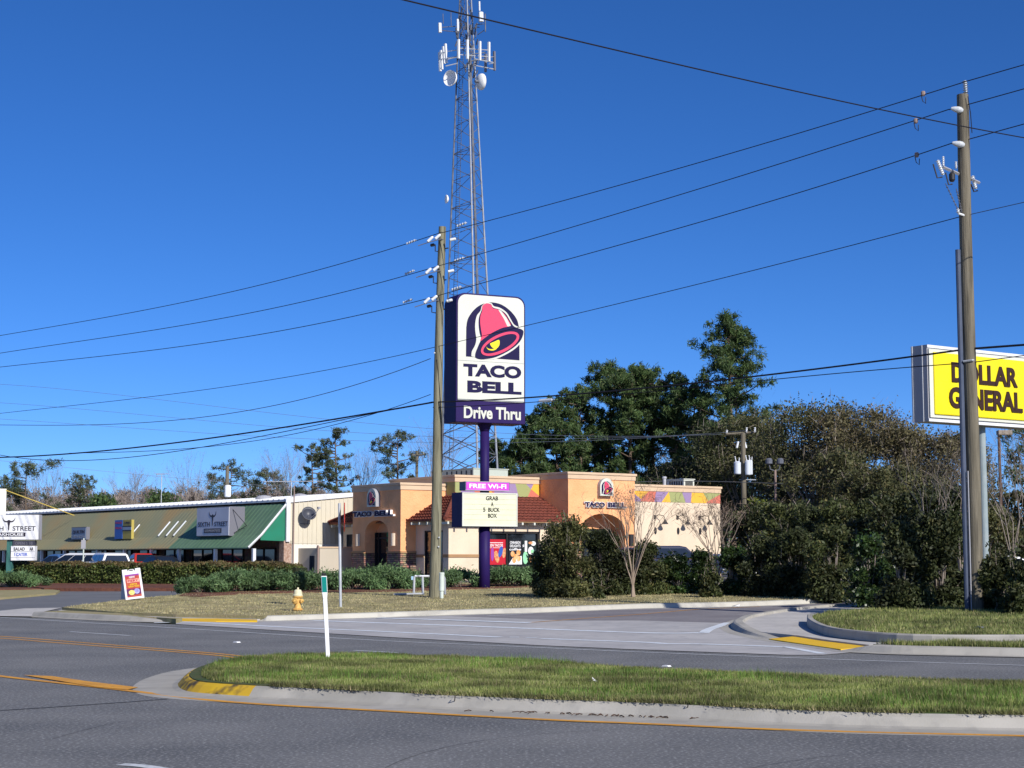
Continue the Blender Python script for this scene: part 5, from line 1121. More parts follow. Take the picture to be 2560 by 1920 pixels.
# A-frame board
p = G(330, 1500, .14); kq = (FPX/cp)/p.y; t = thing('a_frame_sign', 'tilted white A frame board with a red and purple food poster on the lawn edge', 'board sign', p, 0)
aw = lambda px, py: ((px-330)/kq, (1500-py)/kq)
q = [(315, 1500), (361, 1494), (344, 1420), (299, 1426)]            # bottom left, bottom right, top right, top left
A_ = [aw(*v) for v in q]; lean = .28
def pt(s_, v_, d=0): 
    b = Vector((A_[0][0]+(A_[1][0]-A_[0][0])*s_, 0, A_[0][1]+(A_[1][1]-A_[0][1])*s_)); tt_ = Vector((A_[3][0]+(A_[2][0]-A_[3][0])*s_, lean, A_[3][1]+(A_[2][1]-A_[3][1])*s_)); r = b.lerp(tt_, v_); return Vector((r.x, r.y-d, r.z))
def plate(m, P, d0, d1):
    n = len(P); m.add([pt(*v, d0) for v in P]+[pt(*v, d1) for v in P], [tuple(range(n))[::-1], tuple(range(n, 2*n))]+[(i, (i+1) % n, (i+1) % n+n, i+n) for i in range(n)])
m = MB(); plate(m, [(0, 0), (1, 0), (1, 1), (.72, 1), (.72, .93), (.66, .93), (.62, .985), (.38, .985), (.34, .93), (.28, .93), (.28, 1), (0, 1)], 0, .03); m.build('front_panel', purewhite, t)
m = MB(); n = 4; P = [(pt(0, 0)+Vector((-.32, .55, .02))), (pt(1, 0)+Vector((-.32, .55, .02))), (pt(1, .97)+Vector((0, .03, 0))), (pt(0, .97)+Vector((0, .03, 0)))]; m.add(P+[v+Vector((-.0, .03, 0)) for v in P], [(0, 1, 2, 3), (7, 6, 5, 4), (0, 4, 5, 1), (1, 5, 6, 2), (2, 6, 7, 3), (3, 7, 4, 0)]); m.build('rear_panel', mat('shade_plastic', (.45, .46, .5), rough=.5), t)
m = MB(); P = [pt(0, .02)+Vector((.0, .01, 0)), pt(0, .95)+Vector((0, .01, 0)), pt(0, .95)+Vector((-.02, .06, 0)), pt(0, .02)+Vector((-.31, .54, 0))]; m.add(P+[v+Vector((.02, 0, 0)) for v in P], [(0, 1, 2, 3), (7, 6, 5, 4), (0, 3, 7, 4), (1, 5, 6, 2), (0, 4, 5, 1), (2, 6, 7, 3)]); m.build('side_web', MT['shade_plastic'], t)
m = MB(); plate(m, [(.40, .935), (.60, .935), (.60, .965), (.40, .965)], .03, .034); m.build('handle_slot', blackv, t)
m = MB(); plate(m, [(.11, .07), (.89, .07), (.89, .82), (.11, .82)], .03, .034); ps = m.build('poster', mat('poster_redorange', (.45, .04, .06), (.55, .14, .05), 3, .5), t)
m = MB(); plate(m, [(.11, .34), (.89, .34), (.89, .07+.08), (.11, .12)][::-1], .034, .036); m.build('poster_band', mat('poster_plum', (.13, .03, .12), rough=.5), ps)
m = MB(); plate(m, [(.11, .77), (.89, .77), (.89, .82), (.11, .82)], .034, .037); m.build('poster_band', vio, ps)
def atext(body, s0, s1, v0, v1, mm, off=.02):
    m = MB(); vs, fs, bd = text_verts(body, off); xs = [v[0] for v in vs]; ys_ = [v[1] for v in vs]; ax, bx, ay, by = min(xs), max(xs), min(ys_), max(ys_)
    m.add([pt(s0+(s1-s0)*(v[0]-ax)/(bx-ax), v0+(v1-v0)*(v[1]-ay)/(by-ay), .041) for v in vs], fs); m.build('lettering', mm, ps)
atext('NEW', .34, .66, .69, .76, purewhite); m = MB(); plate(m, [(.2, .55), (.86, .55), (.86, .66), (.2, .66)], .034, .037); m.build('poster_band', mat('poster_pink', (.85, .45, .35), rough=.5), ps)
atext('FIERY', .24, .82, .565, .645, crimson, .03); atext('DORITOS', .33, .72, .46, .515, yellowv); atext('LOCOS TACOS', .23, .84, .39, .445, yellowv)
def ablob(s_, v_, rs, rv, mm, d=.042): m = MB(); plate(m, [(s_+rs*math.cos(a), v_+rv*math.sin(a)) for a in np.linspace(0, 2*math.pi, 12, False)], .034, d); m.build('poster_picture', mm, ps)
ablob(.38, .22, .17, .085, mat('taco_yellow', (.80, .55, .12), (.9, .8, .3), 12, .5)); ablob(.66, .25, .16, .09, mat('wrapper_blue', (.25, .20, .55), (.5, .5, .75), 10, .5), .040)
# shop pylon at the far left
PYY = 88.0; p = Vector((XP(30)*PYY, PYY, T(XP(30)*PYY, PYY)+.1)); t = thing('pylon_sign', 'white pylon sign with a black longhorn skull at the left edge', 'sign', p, -.05)
Xq = lambda px: XP(px, 1330)*PYY-p.x; Zq = lambda py: ZP(py)*PYY+CAMH-p.z
m = MB(); m.box(Xq(-70), Xq(102), -.25, .25, Zq(1350), Zq(1287)); bev(m.build('cabinet', silver, t), .02)
m = MB(); m.box(Xq(-69), Xq(101), -.28, -.25, Zq(1349), Zq(1288)); fc = m.build('sign_face', purewhite, t)
m = MB(); skull(m, Xq(26), Zq(1327), (Zq(1299)-Zq(1327))/1.0, -.28, 'xz'); m.build('emblem_skull', dark_art, fc)
m = MB(); text(m, 'SIXTH', Xq(-36), Xq(13), Zq(1327), Zq(1316), -.28, .01, .01); text(m, 'STREET', Xq(36), Xq(94), Zq(1327), Zq(1315.5), -.28, .01, .01); m.build('lettering', dark_art, fc)
m = MB(); m.box(Xq(-30), Xq(69), -.29, -.28, Zq(1341.5), Zq(1331.5)); pl = m.build('name_panel', dark_art, fc); m = MB(); text(m, 'STEAKHOUSE', Xq(-22), Xq(64), Zq(1340), Zq(1333), -.29, .006, .025); m.build('lettering', purewhite, pl)
for a, b in ((20, 34), (-60, -46)): m = MB(); m.box(Xq(a), Xq(b), -.14, .14, -.5, Zq(1350)); m.build('post', mat('teal_post', (.05, .16, .14), rough=.6), t)
m = MB(); m.box(Xq(36), Xq(92), -.2, .1, Zq(1364), Zq(1352)); bd_ = m.build('dark_board', mat('dark_board', (.06, .06, .08), rough=.5), t); m = MB(); text(m, 'OPEN 5 10', Xq(42), Xq(86), Zq(1362), Zq(1355), -.2, .008, .01); m.build('lettering', MT['sign_grey'], bd_)
m = MB(); m.box(Xq(33), Xq(93), -.25, .15, Zq(1401), Zq(1365)); fc = m.build('letter_board', purewhite, t)
m = MB(); text(m, 'SALAD', Xq(40), Xq(68), Zq(1376.5), Zq(1368.5), -.25, .01, .02); text(m, 'AR', Xq(80), Xq(90), Zq(1376.5), Zq(1368.5), -.25, .01, .02); m.build('lettering', blackv, fc)
m = MB(); text(m, 'I CATER', Xq(42), Xq(75), Zq(1390), Zq(1382), -.25, .01, .02); m.build('lettering', mat('letter_blue', (.05, .12, .55), rough=.5), fc)
m = MB()
for y in (1379, 1394): m.box(Xq(33), Xq(93), -.256, -.25, Zq(y), Zq(y-.6))
m.pieces('letter_rail', galvd, fc)
# thin posts by the end wall, and a small sign pole in front of the awning
for px, y0, y1, lb in ((777, 1391, 1434, 'dark narrow sign plate on a post in front of the white block wall'), (782, 1389, 1420, 'thin oval sign seen edge on just right of the dark plate')):
    q = at(px, 1440, 84); t = thing('sign_post', lb, 'sign', q); m = MB(); m.tube([(0, 0, -.5), (0, 0, .9)], .03, 6); m.build('post', MT['rusty_pipe'], t); m = MB(); m.prism([(-.05, .25), (.05, .25), (.06, .7), (.05, 1.0), (-.05, 1.0), (-.06, .7)], -.2, .2); m.build('sign_plate', dkmetal, t)
q = at(208, 1405, 96); t = thing('parking_sign', 'thin pale sign pole standing in front of the olive awning', 'sign', q); m = MB(); m.tube([(0, 0, -2), (0, 0, 1.35)], .04, 6); m.build('post', MT['pale_pvc'], t); m = MB(); m.box(-.13, .13, -.07, -.045, .75, 1.25); m.build('sign_plate', silver, t)
# distant poles
def dpole(px, ytop, ybot, Y, r, label, arm=None):
    b = at(px, ybot, Y); h = ZP(ytop)*Y+CAMH-b.z; t = thing('utility_pole', label, 'utility pole', b); m = MB(); m.tube([(0, 0, -6), (0, 0, h)], [r*1.2, r], 10); m.build('shaft', wood2, t); return t, h
t, h = dpole(567, 1165, 1250, 125, .13, 'distant utility pole with one white transformer above the strip mall roof')
m = MB(); kq = (FPX/cp)/125; m.lathe([(.2, 0), (.24, .05), (.24, .85), (.1, .9)], (.12, -.35, (1250-1243)/kq), 14); m.build('transformer', porcw, t)
t, h = dpole(1042, 1128, 1192, 135, .11, 'distant thin utility pole just left of the mossy pole'); m = MB(); m.box(-.7, .7, -.05, .05, h-.35, h-.25); m.build('crossarm', wood2, t)
for x in (-.6, .55): m = MB(); insul(m, (x, 0, h-.25), (0, 0, 1), .2, .06, 2); m.build('insulator', porc, t)
t, h = dpole(1861, 1082, 1330, 104, .15, 'utility pole with three white transformer cans behind the right wing'); kq = (FPX/cp)/104; b = t.location
loc = lambda px, py: Vector((XP(px, py)*104-b.x, 0, ZP(py)*104+CAMH-b.z))
Z9 = lambda x, y: (1780+x*.1447, 1060+y*.1447)
a, c = loc(*Z9(235, 180)), loc(*Z9(745, 140)); m = MB(); m.tube([a+Vector((0, -.2, 0)), c+Vector((0, .2, 0))], .07, 4); m.build('crossarm', wood2, t)
for x, y in ((248, 165), (590, 120), (733, 120)): m = MB(); insul(m, loc(*Z9(x, y))+Vector((0, -.1, -.1)), (.1, 0, 1), .32, .09, 3); m.build('insulator', porcw, t)
for x0, y0, y1, wd, dy in ((430, 665, 870, 60, -.3), (605, 650, 885, 50, -.45), (680, 640, 870, 32, .2)):
    a, c = loc(*Z9(x0, y1)), loc(*Z9(x0, y0)); rr_ = wd*.1447/kq; m = MB(); m.lathe([(rr_*.9, 0), (rr_, .04), (rr_, c.z-a.z-.05), (rr_*1.06, c.z-a.z-.03), (rr_*.6, c.z-a.z+.05)], a+Vector((0, dy, 0)), 16); cn = m.build('transformer', mat('can_grey', (.62, .66, .72), rough=.45), t)
    m = MB(); insul(m, c+Vector((-rr_*.4, dy, 0)), (-.2, 0, 1), .38, .05, 3); insul(m, c+Vector((rr_*.4, dy, 0)), (.1, 0, 1), .28, .05, 3); m.pieces('bushing', porcw, cn)
for x, y in ((425, 350), (590, 350)): m = MB(); a = loc(*Z9(x, y)); m.lathe([(.03, 0), (.07, .03), (.07, .4), (.03, .44)], a+Vector((0, 0, -.25)), 10, (.25 if x < 500 else -.25, 0, 1)); m.build('fuse_cutout', porcw, t)
m = MB(); a, c = loc(*Z9(470, 960)), loc(*Z9(760, 965)); m.tube([a, c], .03, 6); m.build('bracket', galv, t)
for px, lb, mm in ((1935, 'brown pole with two round floodlights behind the right hand trees', 0), ):
    q = at(1940, 1300, 98); t = thing('floodlight_pole', lb, 'light pole', q); m = MB(); m.tube([(0, 0, -5), (0, 0, 2.9)], .07, 8); m.build('pole', MT['rusty_pipe'], t)
    for dx in (-.35, .3): m = MB(); m.tube([(0, 0, 2.85), (dx*.8, 0, 2.95), (dx, 0, 3.25)], .03, 6); m.lathe([(.05, 3.2), (.2, 3.28), (.2, 3.5), (.12, 3.6)], (dx, 0, 0), 12); m.build('floodlight', galvd, t)
q = at(2508, 1450, 84); t = thing('parking_lamp', 'brown parking lot lamp pole with a shoebox head below the yellow sign', 'street lamp', q); h = ZP(1088)*84+CAMH-q.z
m = MB(); m.tube([(0, 0, -1), (0, 0, h)], .075, 8); m.build('pole', mat('bronze_paint', (.12, .07, .05), rough=.5), t); m = MB(); m.box(-.08, .62, -.25, .2, h, h+.24); bev(m.build('lamp_head', mat('shade_tan', (.30, .25, .2), rough=.5), t), .03)
# distant faint lines
dA = tuple(at(1861, 1082, 104).xy)
for i, (pts, lb) in enumerate([([(1560, 938), (1200, 941), (1000, 930), (700, 905), (0, 830)], 'faint distant line fanning left from the transformer pole, highest'), ([(1570, 934), (1200, 948), (1000, 945), (700, 930), (0, 870)], 'faint distant line fanning left from the transformer pole, middle'), ([(1610, 930), (1200, 955), (1000, 955), (600, 945), (0, 905)], 'faint distant line fanning left from the transformer pole, lowest')]):
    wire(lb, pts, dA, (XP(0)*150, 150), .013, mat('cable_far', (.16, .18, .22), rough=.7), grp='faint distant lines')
wire('low service line crossing above the right wing roof to the transformer pole', [(1370, 1041), (1500, 1041), (1620, 1040), (1680, 1045), (1740, 1048), (2000, 1055)], (XP(1585)*100, 100), (XP(2300)*106, 106), .02, wire_g)
for i, (pts, lb) in enumerate([([(0, 995), (300, 1025), (560, 1048)], 'faint line above the strip mall roof at far left'), ([(560, 1048), (900, 1010), (940, 1000)], 'faint line climbing to the right above the strip mall')]):
    wire(lb, pts, (XP(0)*130, 130), (XP(1090)*135, 135), .012, MT['cable_far'])

# ------------------------------------------------------------------ parked vehicles
def car(name, label, pos, rz, L, W, H, paint, kind, group='vehicles parked by the shops'):
    t = thing(name, label, 'car' if kind != 'suv' else 'suv', pos, rz, group); hl, hw = L/2, W/2
    hood = .62*H if kind == 'suv' else .60*H; bel = hood+.02
    if kind == 'suv': lo = [(-hl, .35), (hl-.05, .30), (hl, .55), (hl-.08, hood-.06), (hl-.95, hood), (-hl+.05, bel), (-hl, .6)]; roof = [(hl-1.15, bel), (hl-1.75, H-.06), (hl-2.1, H), (-hl+.45, H-.02), (-hl+.12, H-.12), (-hl+.03, bel)]
    elif kind == 'van': lo = [(-hl, .35), (hl-.05, .30), (hl, .55), (hl-.15, hood-.12), (hl-.8, hood), (-hl+.05, bel), (-hl, .6)]; roof = [(hl-.85, bel), (hl-1.7, H-.08), (hl-2.1, H), (-hl+.4, H-.02), (-hl+.12, H-.12), (-hl+.03, bel)]
    else: lo = [(-hl, .38), (hl-.05, .28), (hl, .5), (hl-.12, hood-.1), (hl-1.1, hood), (-hl+.8, bel+.03), (-hl+.05, bel-.02), (-hl, .6)]; roof = [(hl-1.25, bel), (hl-2.0, H-.06), (hl-2.4, H), (-hl+1.5, H-.03), (-hl+.75, bel+.02)]
    def shell(P, wb, wt, z0, z1):
        m = MB(); n = len(P); f = lambda z: wb+(wt-wb)*max(0, min(1, (z-z0)/(z1-z0)))
        m.add([(x, -f(z), z) for x, z in P]+[(x, f(z), z) for x, z in P], [tuple(range(n)), tuple(range(n, 2*n))[::-1]]+[(i, i+n, (i+1) % n+n, (i+1) % n) for i in range(n)]); return m
    bev(shell(lo, hw, hw, 0, 1).build('body', paint, t), .06, 3); cb = bev(shell(roof, hw-.06, hw-.26, bel, H).build('cabin', paint, t), .05, 3)
    cx = sum(x for x, z in roof)/len(roof); x_f = roof[0][0]; xr_ = roof[-1][0]; xt0, xt1 = roof[1][0], roof[-2][0]; zt = H-.13; zb_ = bel+.05; N = 2 if kind == 'sedan' else 3
    for s in (-1, 1):
        for k in range(N):
            u0, u1 = k/N, (k+1)/N; f = lambda u, z: (xr_+(x_f-xr_)*u)*(1-(z-zb_)/(zt-zb_))+(xt1+(xt0-xt1)*u)*((z-zb_)/(zt-zb_)); yy = lambda z: hw-.06-.2*(z-bel)/(H-bel)
            g0 = .06 if k else .22; g1 = .04 if k < N-1 else .22; d = 1/N
            Pq = [(f(u0+d*g0*.5, zb_), zb_), (f(u1-d*g1*.5, zb_), zb_), (f(u1-d*g1*.5, zt), zt), (f(u0+d*g0*.5, zt), zt)]
            m = MB(); m.add([(x, s*(yy(z)+.012), z) for x, z in Pq]+[(x, s*(yy(z)-.02), z) for x, z in Pq], [(0, 1, 2, 3), (7, 6, 5, 4), (0, 4, 5, 1), (1, 5, 6, 2), (2, 6, 7, 3), (3, 7, 4, 0)]); m.build('side_window', carglass, cb)
        for xx in (hl-.85, -hl+.85):
            m = MB(); m.lathe([(.0, -.1), (.33, -.1), (.35, -.06), (.35, .08), (.3, .1), (.0, .1)], (xx, s*(hw-.1), .34), 18, (0, s, 0)); wh = m.build('wheel', mat('tyre', (.02, .02, .02), rough=.8), t); m = MB(); m.lathe([(.0, .1), (.2, .1), (.2, .115), (.0, .12)], (xx, s*(hw-.1), .34), 14, (0, s, 0)); m.build('rim', silver, wh)
        m = MB(); m.box(hl-.16, hl+.005, s*(hw-.38)-.16, s*(hw-.38)+.16, hood-.3, hood-.16); m.build('headlight', porcw, t); m = MB(); m.box(-hl-.01, -hl+.08, s*(hw-.2)-.1, s*(hw-.2)+.1, bel-.3, bel-.08); m.build('tail_light', crimson, t)
    for (xa, za_), (xb, zb2), nm in ((roof[0], roof[1], 'windscreen'), (roof[-1], roof[-2], 'rear_window')):
        o = .018 if nm == 'windscreen' else -.018; zc_ = za_+(zb2-za_)*.1; xc_ = xa+(xb-xa)*.1; zd = za_+(zb2-za_)*.9; xd = xa+(xb-xa)*.9
        m = MB(); m.add([(xc_+o, -hw+.2, zc_), (xc_+o, hw-.2, zc_), (xd+o, hw-.34, zd), (xd+o, -hw+.34, zd), (xc_-o, -hw+.2, zc_), (xc_-o, hw-.2, zc_), (xd-o, hw-.34, zd), (xd-o, -hw+.34, zd)], [(0, 1, 2, 3), (7, 6, 5, 4), (0, 4, 5, 1), (1, 5, 6, 2), (2, 6, 7, 3), (3, 7, 4, 0)]); m.build(nm, carglass, cb)
    return t
pw = mat('white_car_paint', (.80, .80, .80), rough=.25, spec=.6); pr_ = mat('red_car_paint', (.50, .03, .02), rough=.25, spec=.6); pb_ = mat('navy_car_paint', (.02, .025, .06), rough=.2, spec=.6); pk = mat('black_car_paint', (.015, .015, .02), rough=.2, spec=.6); pblu = mat('blue_car_paint', (.05, .12, .28), rough=.25, spec=.6)
def cpos(px, Y): x = XP(px)*Y; return (x, Y, T(x, Y)+.01)
def ztop(px, py, Y): x = XP(px)*Y; return .04+ZP(py-1)*Y+CAMH-T(x, Y)
car('parked_van', 'silver white minivan, leftmost vehicle wholly in view behind the hedge', cpos(198, 106), SR+.0+math.pi*.62, 4.6, 1.85, ztop(198, 1385.5, 106), pw, 'van')
car('parked_suv', 'white suv with dark windows parked behind the hedge', cpos(268, 103.5), SR+math.pi*.55-.35, 4.5, 1.85, ztop(268, 1385, 103.5), pw, 'suv')
car('parked_car', 'blue car at the left end of the row behind the hedge', cpos(146, 108), SR+math.pi*.6, 4.3, 1.75, ztop(146, 1388, 108), pblu, 'sedan')
car('parked_car', 'bright red car behind the hedge right of the white suv', cpos(358, 102.5), SR+math.pi*.42, 4.4, 1.8, ztop(358, 1386, 102.5), pr_, 'sedan')
car('parked_car', 'black car with only its roof above the hedge, right of the red car', cpos(398, 99.5), SR+math.pi*.5, 4.4, 1.75, ztop(398, 1392, 99.5), pk, 'sedan')
car('parked_suv', 'navy pickup like suv behind the bushes at the right wing', cpos(1672, 82), .38, 4.7, 1.9, ztop(1660, 1368, 82), pb_, 'suv', 'vehicles in the restaurant lot')
car('parked_car', 'pale car glimpsed behind the shrubs right of the navy suv', cpos(1795, 88), .3, 4.5, 1.8, ztop(1795, 1388, 88), pw, 'sedan', 'vehicles in the restaurant lot')
car('parked_car', 'white car roof showing beyond the bushes right of the brown pole', cpos(2520, 76), .2, 4.5, 1.8, ztop(2520, 1393, 76), pw, 'sedan', 'vehicles in the restaurant lot')

# ------------------------------------------------------------------ vegetation
pine_leaf = leafmat('pine_needles', (.04, .075, .025), (.08, .13, .038), (.15, .17, .055), .22)
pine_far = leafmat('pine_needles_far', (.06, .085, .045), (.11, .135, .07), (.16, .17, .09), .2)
oak_leaf = leafmat('oak_leaves', (.08, .088, .033), (.12, .122, .05), (.17, .135, .06), .3)
oak_brown = leafmat('brownish_leaves', (.12, .108, .05), (.16, .14, .07), (.21, .155, .085), .3)
shrub_leaf = leafmat('shrub_leaves', (.042, .056, .018), (.08, .095, .03), (.16, .14, .05), .25, .6)
dark_leaf = leafmat('dark_evergreen_leaves', (.028, .038, .013), (.052, .064, .022), (.10, .095, .035), .2, .6)
glossy = leafmat('glossy_leaves', (.022, .045, .013), (.045, .08, .02), (.10, .14, .045), .15, .35)
lime = leafmat('yellow_green_leaves', (.10, .13, .02), (.17, .19, .03), None, .3)
hedge_leaf = leafmat('hedge_leaves', (.055, .085, .02), (.11, .14, .035), (.17, .15, .05), .2, vs_=1.6)
hedge_top = leafmat('hedge_tip_leaves', (.10, .09, .03), (.16, .11, .05), (.11, .13, .04), .2)
junip = leafmat('juniper_sprays', (.075, .14, .055), (.14, .23, .09), (.20, .28, .12), .25)
twigm = leafmat('bare_twigs', (.15, .125, .105), (.22, .185, .16), (.30, .25, .21), 0, .9)
twigd = leafmat('brown_twigs', (.14, .10, .08), (.22, .16, .12), None, 0, .9)
def clumps(C, rad, n, su, sv, flat=.8, hollow=.55, up=None):
    C = np.asarray(C, float); rad = np.asarray(rad, float)
    wt = rad**2; wt /= wt.sum(); idx = rng.choice(len(C), n, p=wt); d = rng.normal(size=(n, 3)); d /= np.linalg.norm(d, axis=1)[:, None]
    r = (hollow+(1-hollow)*rng.random(n)**.7)*rad[idx]*(1+.26*rng.normal(size=n)); P = C[idx]+d*r[:, None]*np.array([1, 1, flat])+rng.normal(size=(n, 3))*.05
    return quads(P, su, sv, up)
def root(name, label, cat, px, Y, group=None, py=None):
    x = XP(px)*Y; return thing(name, label, cat, (x, Y, T(x, Y)+.1), 0, group)
def pine(label, px, pyt, Y, spread, base=.45, n=5200, lean=0, leaf=None, group=None, size=.17, seed=1, nb=26, top=.35, name='pine_tree', cl=.62, cone=0):
    rs = random.Random(seed); t = root(name, label, 'pine tree', px, Y, group); H = ZP(pyt)*Y+CAMH-t.location.z; r0 = .012*H+.06
    m = MB(); ax = [Vector((lean*(q**1.5)+.12*math.sin(q*5+seed), .1*math.sin(q*4), H*q*.97)) for q in np.linspace(0, 1, 12)]
    m.tube([Vector((0, 0, -.4))]+ax, [r0*1.2]+[r0*(1-.88*q) for q in np.linspace(0, 1, 12)], 7)
    C = []; Rd = []
    def axis(q): a = min(10.999, q*11); i = int(a); return ax[i].lerp(ax[i+1], a-i)
    for k in range(nb):
        q = base+(1-base)*((k+.5)/nb)**.9; f = (q-base)/(1-base); L = spread*(top+(1-top)*math.sin(math.pi*min(1, (1-f)*.9+.08))**.8)*rs.uniform(.55, 1.12); L = L*(1-cone)+cone*spread*(.10+.90*(1-f)**.7)*rs.uniform(.4, 1.45); th = rs.uniform(0, 2*math.pi)+k*2.4
        a = axis(q*.97); e = a+Vector((math.cos(th)*L, math.sin(th)*L, L*rs.uniform(.02, .4))); mid = a.lerp(e, .5)+Vector((0, 0, -.05*L))
        m.tube([a, mid, e], [r0*.28, r0*.18, .02], 4, False)
        for s_ in (rs.uniform(.35, .5), .6, .75, .88, 1.0, 1.08): C.append(tuple(a.lerp(e, s_)+Vector((rs.gauss(0, .12*spread), rs.gauss(0, .12*spread), rs.uniform(-.05, .16)*spread)))); Rd.append(spread*cl*rs.uniform(.08, .27))
    C.append((ax[-1].x, ax[-1].y, H*.965)); Rd.append(spread*.14)
    m.build('trunk', bark_p, t, smooth=True); V, F = clumps(C, Rd, n, size, size*.2, .9, .0, .22); arr_mesh('crown', V, F, leaf or pine_leaf, t); return t
def ord_(i): return ['first', 'second', 'third', 'fourth', 'fifth', 'sixth', 'seventh', 'eighth', 'ninth', 'tenth', 'eleventh', 'twelfth'][i]
grove = [(1236, 1100, 141, 1.6, .4), (1300, 1100, 132, 2.4, .25), (1345, 1040, 136, 2.5, .3), (1392, 1004, 134, 2.6, .35), (1455, 965, 138, 2.8, .38), (1530, 902, 140, 3.0, .45), (1580, 915, 137, 2.9, .45), (1634, 926, 139, 3.0, .48), (1690, 936, 136, 2.9, .42), (1742, 965, 134, 2.7, .35)]
for i, (px, py, Y, sp_, bs) in enumerate(grove):
    pine(ord_(i)+' dark pine from the left in the grove behind the orange restaurant', px, py-10, Y, sp_*1.16, bs*.8, cone=.5, n=25000, leaf=pine_leaf, group='dark pines behind the restaurant', seed=i+3, nb=46, size=.18, top=.5, cl=.58)
pine('tallest pine rising high above the grove behind the right wing', 1832, 772, 132, 4.0, .22, cone=1, n=40000, seed=44, nb=84, top=.26, size=.17, cl=.55)
# left lone pines
for i, (px, py, Y, sp_, bs, n, lb) in enumerate([(62, 1155, 165, 3.6, .3, 3800, 'broad dark pine at the far left behind the strip mall'), (197, 1183, 175, 2.3, .68, 1300, 'small sparse pine left of the tall tv aerial'), (572, 1152, 170, 2.7, .55, 1700, 'sparse grey green pine directly behind the white transformer pole'), (662, 1176, 165, 2.7, .55, 2000, 'round topped green pine right of the transformer pole'), (776, 1105, 150, 2.0, .45, 2300, 'darker left hand pine of the close pair above the dish wall'), (838, 1064, 152, 2.0, .52, 1900, 'taller airy pine of the close pair left of the restaurant'), (995, 1067, 150, 2.4, .55, 2000, 'flat topped pine just left of the mossy utility pole')]):
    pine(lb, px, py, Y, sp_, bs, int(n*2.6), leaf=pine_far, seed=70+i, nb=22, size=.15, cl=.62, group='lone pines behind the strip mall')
def broad(name, label, cat, px, pyt, Y, w_, n, leaf, size=.11, group=None, seed=1, low=.15, twigs=0, dep=None, bk=None, nc=42, hollow=.35, rough_=.24):
    rs = random.Random(seed); t = root(name, label, cat, px, Y, group); H = ZP(pyt)*Y+CAMH-t.location.z; dep = dep or w_
    C = []; Rd = []; m = MB(); r0 = .02*H+.03
    hub = Vector((0, 0, H*.3)); m.tube([Vector((0, 0, -.3)), Vector((.05, 0, H*.15)), hub], [r0*1.3, r0, r0*.8], 7)
    for k in range(nc):
        th = rs.uniform(0, 2*math.pi); zz = low+(1-low)*rs.random()**.75; env = math.sqrt(max(.04, 1-((zz-.45)/.60)**2)); rr_ = math.sqrt(rs.random())*env
        rad = H*rough_*rs.uniform(.55, 1.05)*.62; c = Vector((math.cos(th)*rr_*w_/2, math.sin(th)*rr_*dep/2, min(H-rad*.75, zz*H))); C.append(tuple(c)); Rd.append(rad)
        if k % 2 == 0: md = hub.lerp(c, .5)+Vector((0, 0, -.06*H)); m.tube([hub, md, c, c+Vector((rs.gauss(0, .3), rs.gauss(0, .3), rad))], [r0*.4, r0*.28, r0*.14, .012], 4, False)
    m.build('trunk' if 'tree' in name else 'stems', bk or bark_g, t)
    V, F = clumps(C, Rd, n, size, size*.55, .85, hollow); arr_mesh('crown' if 'tree' in name else 'foliage', V, F, leaf, t)
    if twigs:
        V, F = clumps(C, [r*1.25 for r in Rd], twigs, .42, .012, 1, .4, .35); tag(arr_mesh('twigs', V, F, twigm, t), kind='stuff')
    return t
# broadleaf trees beyond the lot
for i, (px, py, Y, w_, n, lf, lb) in enumerate([(1700, 1150, 120, 6, 6500, dark_leaf, 'low dark tree directly behind the white rooftop air conditioner'), (1790, 1060, 118, 6.5, 8000, dark_leaf, 'dark leafy tree filling in left of the transformer cans'), (1880, 1035, 116, 6.5, 8500, oak_leaf, 'olive leafy tree right behind the transformer pole'), (1955, 1100, 112, 5, 6500, oak_leaf, 'olive tree behind the two round floodlights'), (2040, 1006, 108, 7.5, 11000, oak_leaf, 'big oak with the highest dark crown between floodlights and yellow sign'), (2140, 1020, 106, 8, 12000, oak_brown, 'broad brownish oak in the middle of the right hand trees'), (2250, 1065, 104, 7.5, 11000, oak_brown, 'brown oak left of the yellow sign'), (2355, 1085, 104, 7, 9000, oak_brown, 'brown oak directly below the left end of the yellow sign'), (2100, 1130, 96, 7, 9000, oak_leaf, 'green oak low in front of the brown oaks'), (2230, 1170, 92, 7, 9000, oak_leaf, 'green olive tree in front of the brown oak left of the sign')]):
    broad('broadleaf_tree', lb, 'tree', px, py, Y, w_, int(n*1.9), lf, .095, 'broadleaf trees behind the lot', 100+i, twigs=1400 if lf is oak_brown else 500)
# evergreen thicket in front of them
for i, (px, py, Y, w_, n, lf, lb) in enumerate([(1905, 1262, 84, 3.2, 8000, dark_leaf, 'dark thicket shrub just right of the restaurant corner'), (1975, 1255, 80, 3.6, 9000, shrub_leaf, 'dense olive shrub below the round floodlights'), (2060, 1270, 78, 4.0, 9500, dark_leaf, 'dark evergreen shrub in the middle of the thicket'), (2150, 1250, 76, 4.2, 10000, shrub_leaf, 'tall green shrub in the middle right of the thicket'), (2250, 1235, 72, 4.2, 10000, dark_leaf, 'tall dark evergreen shrub left of the brown pole'), (2350, 1215, 70, 4.0, 10000, dark_leaf, 'tallest dark evergreen shrub just left of the brown pole'), (2440, 1260, 74, 3.6, 7000, oak_leaf, 'olive shrub hidden partly by the brown pole')]):
    broad('evergreen_shrub', lb, 'shrub', px, py, Y, w_, n, lf, .085, 'evergreen thicket at right', 140+i, low=.06)
broad('evergreen_shrub', 'bright yellow green shrub standing out of the dark thicket', 'shrub', 1905, 1245, 90, 1.6, 2600, lime, .08, None, 171, low=.3, nc=14)
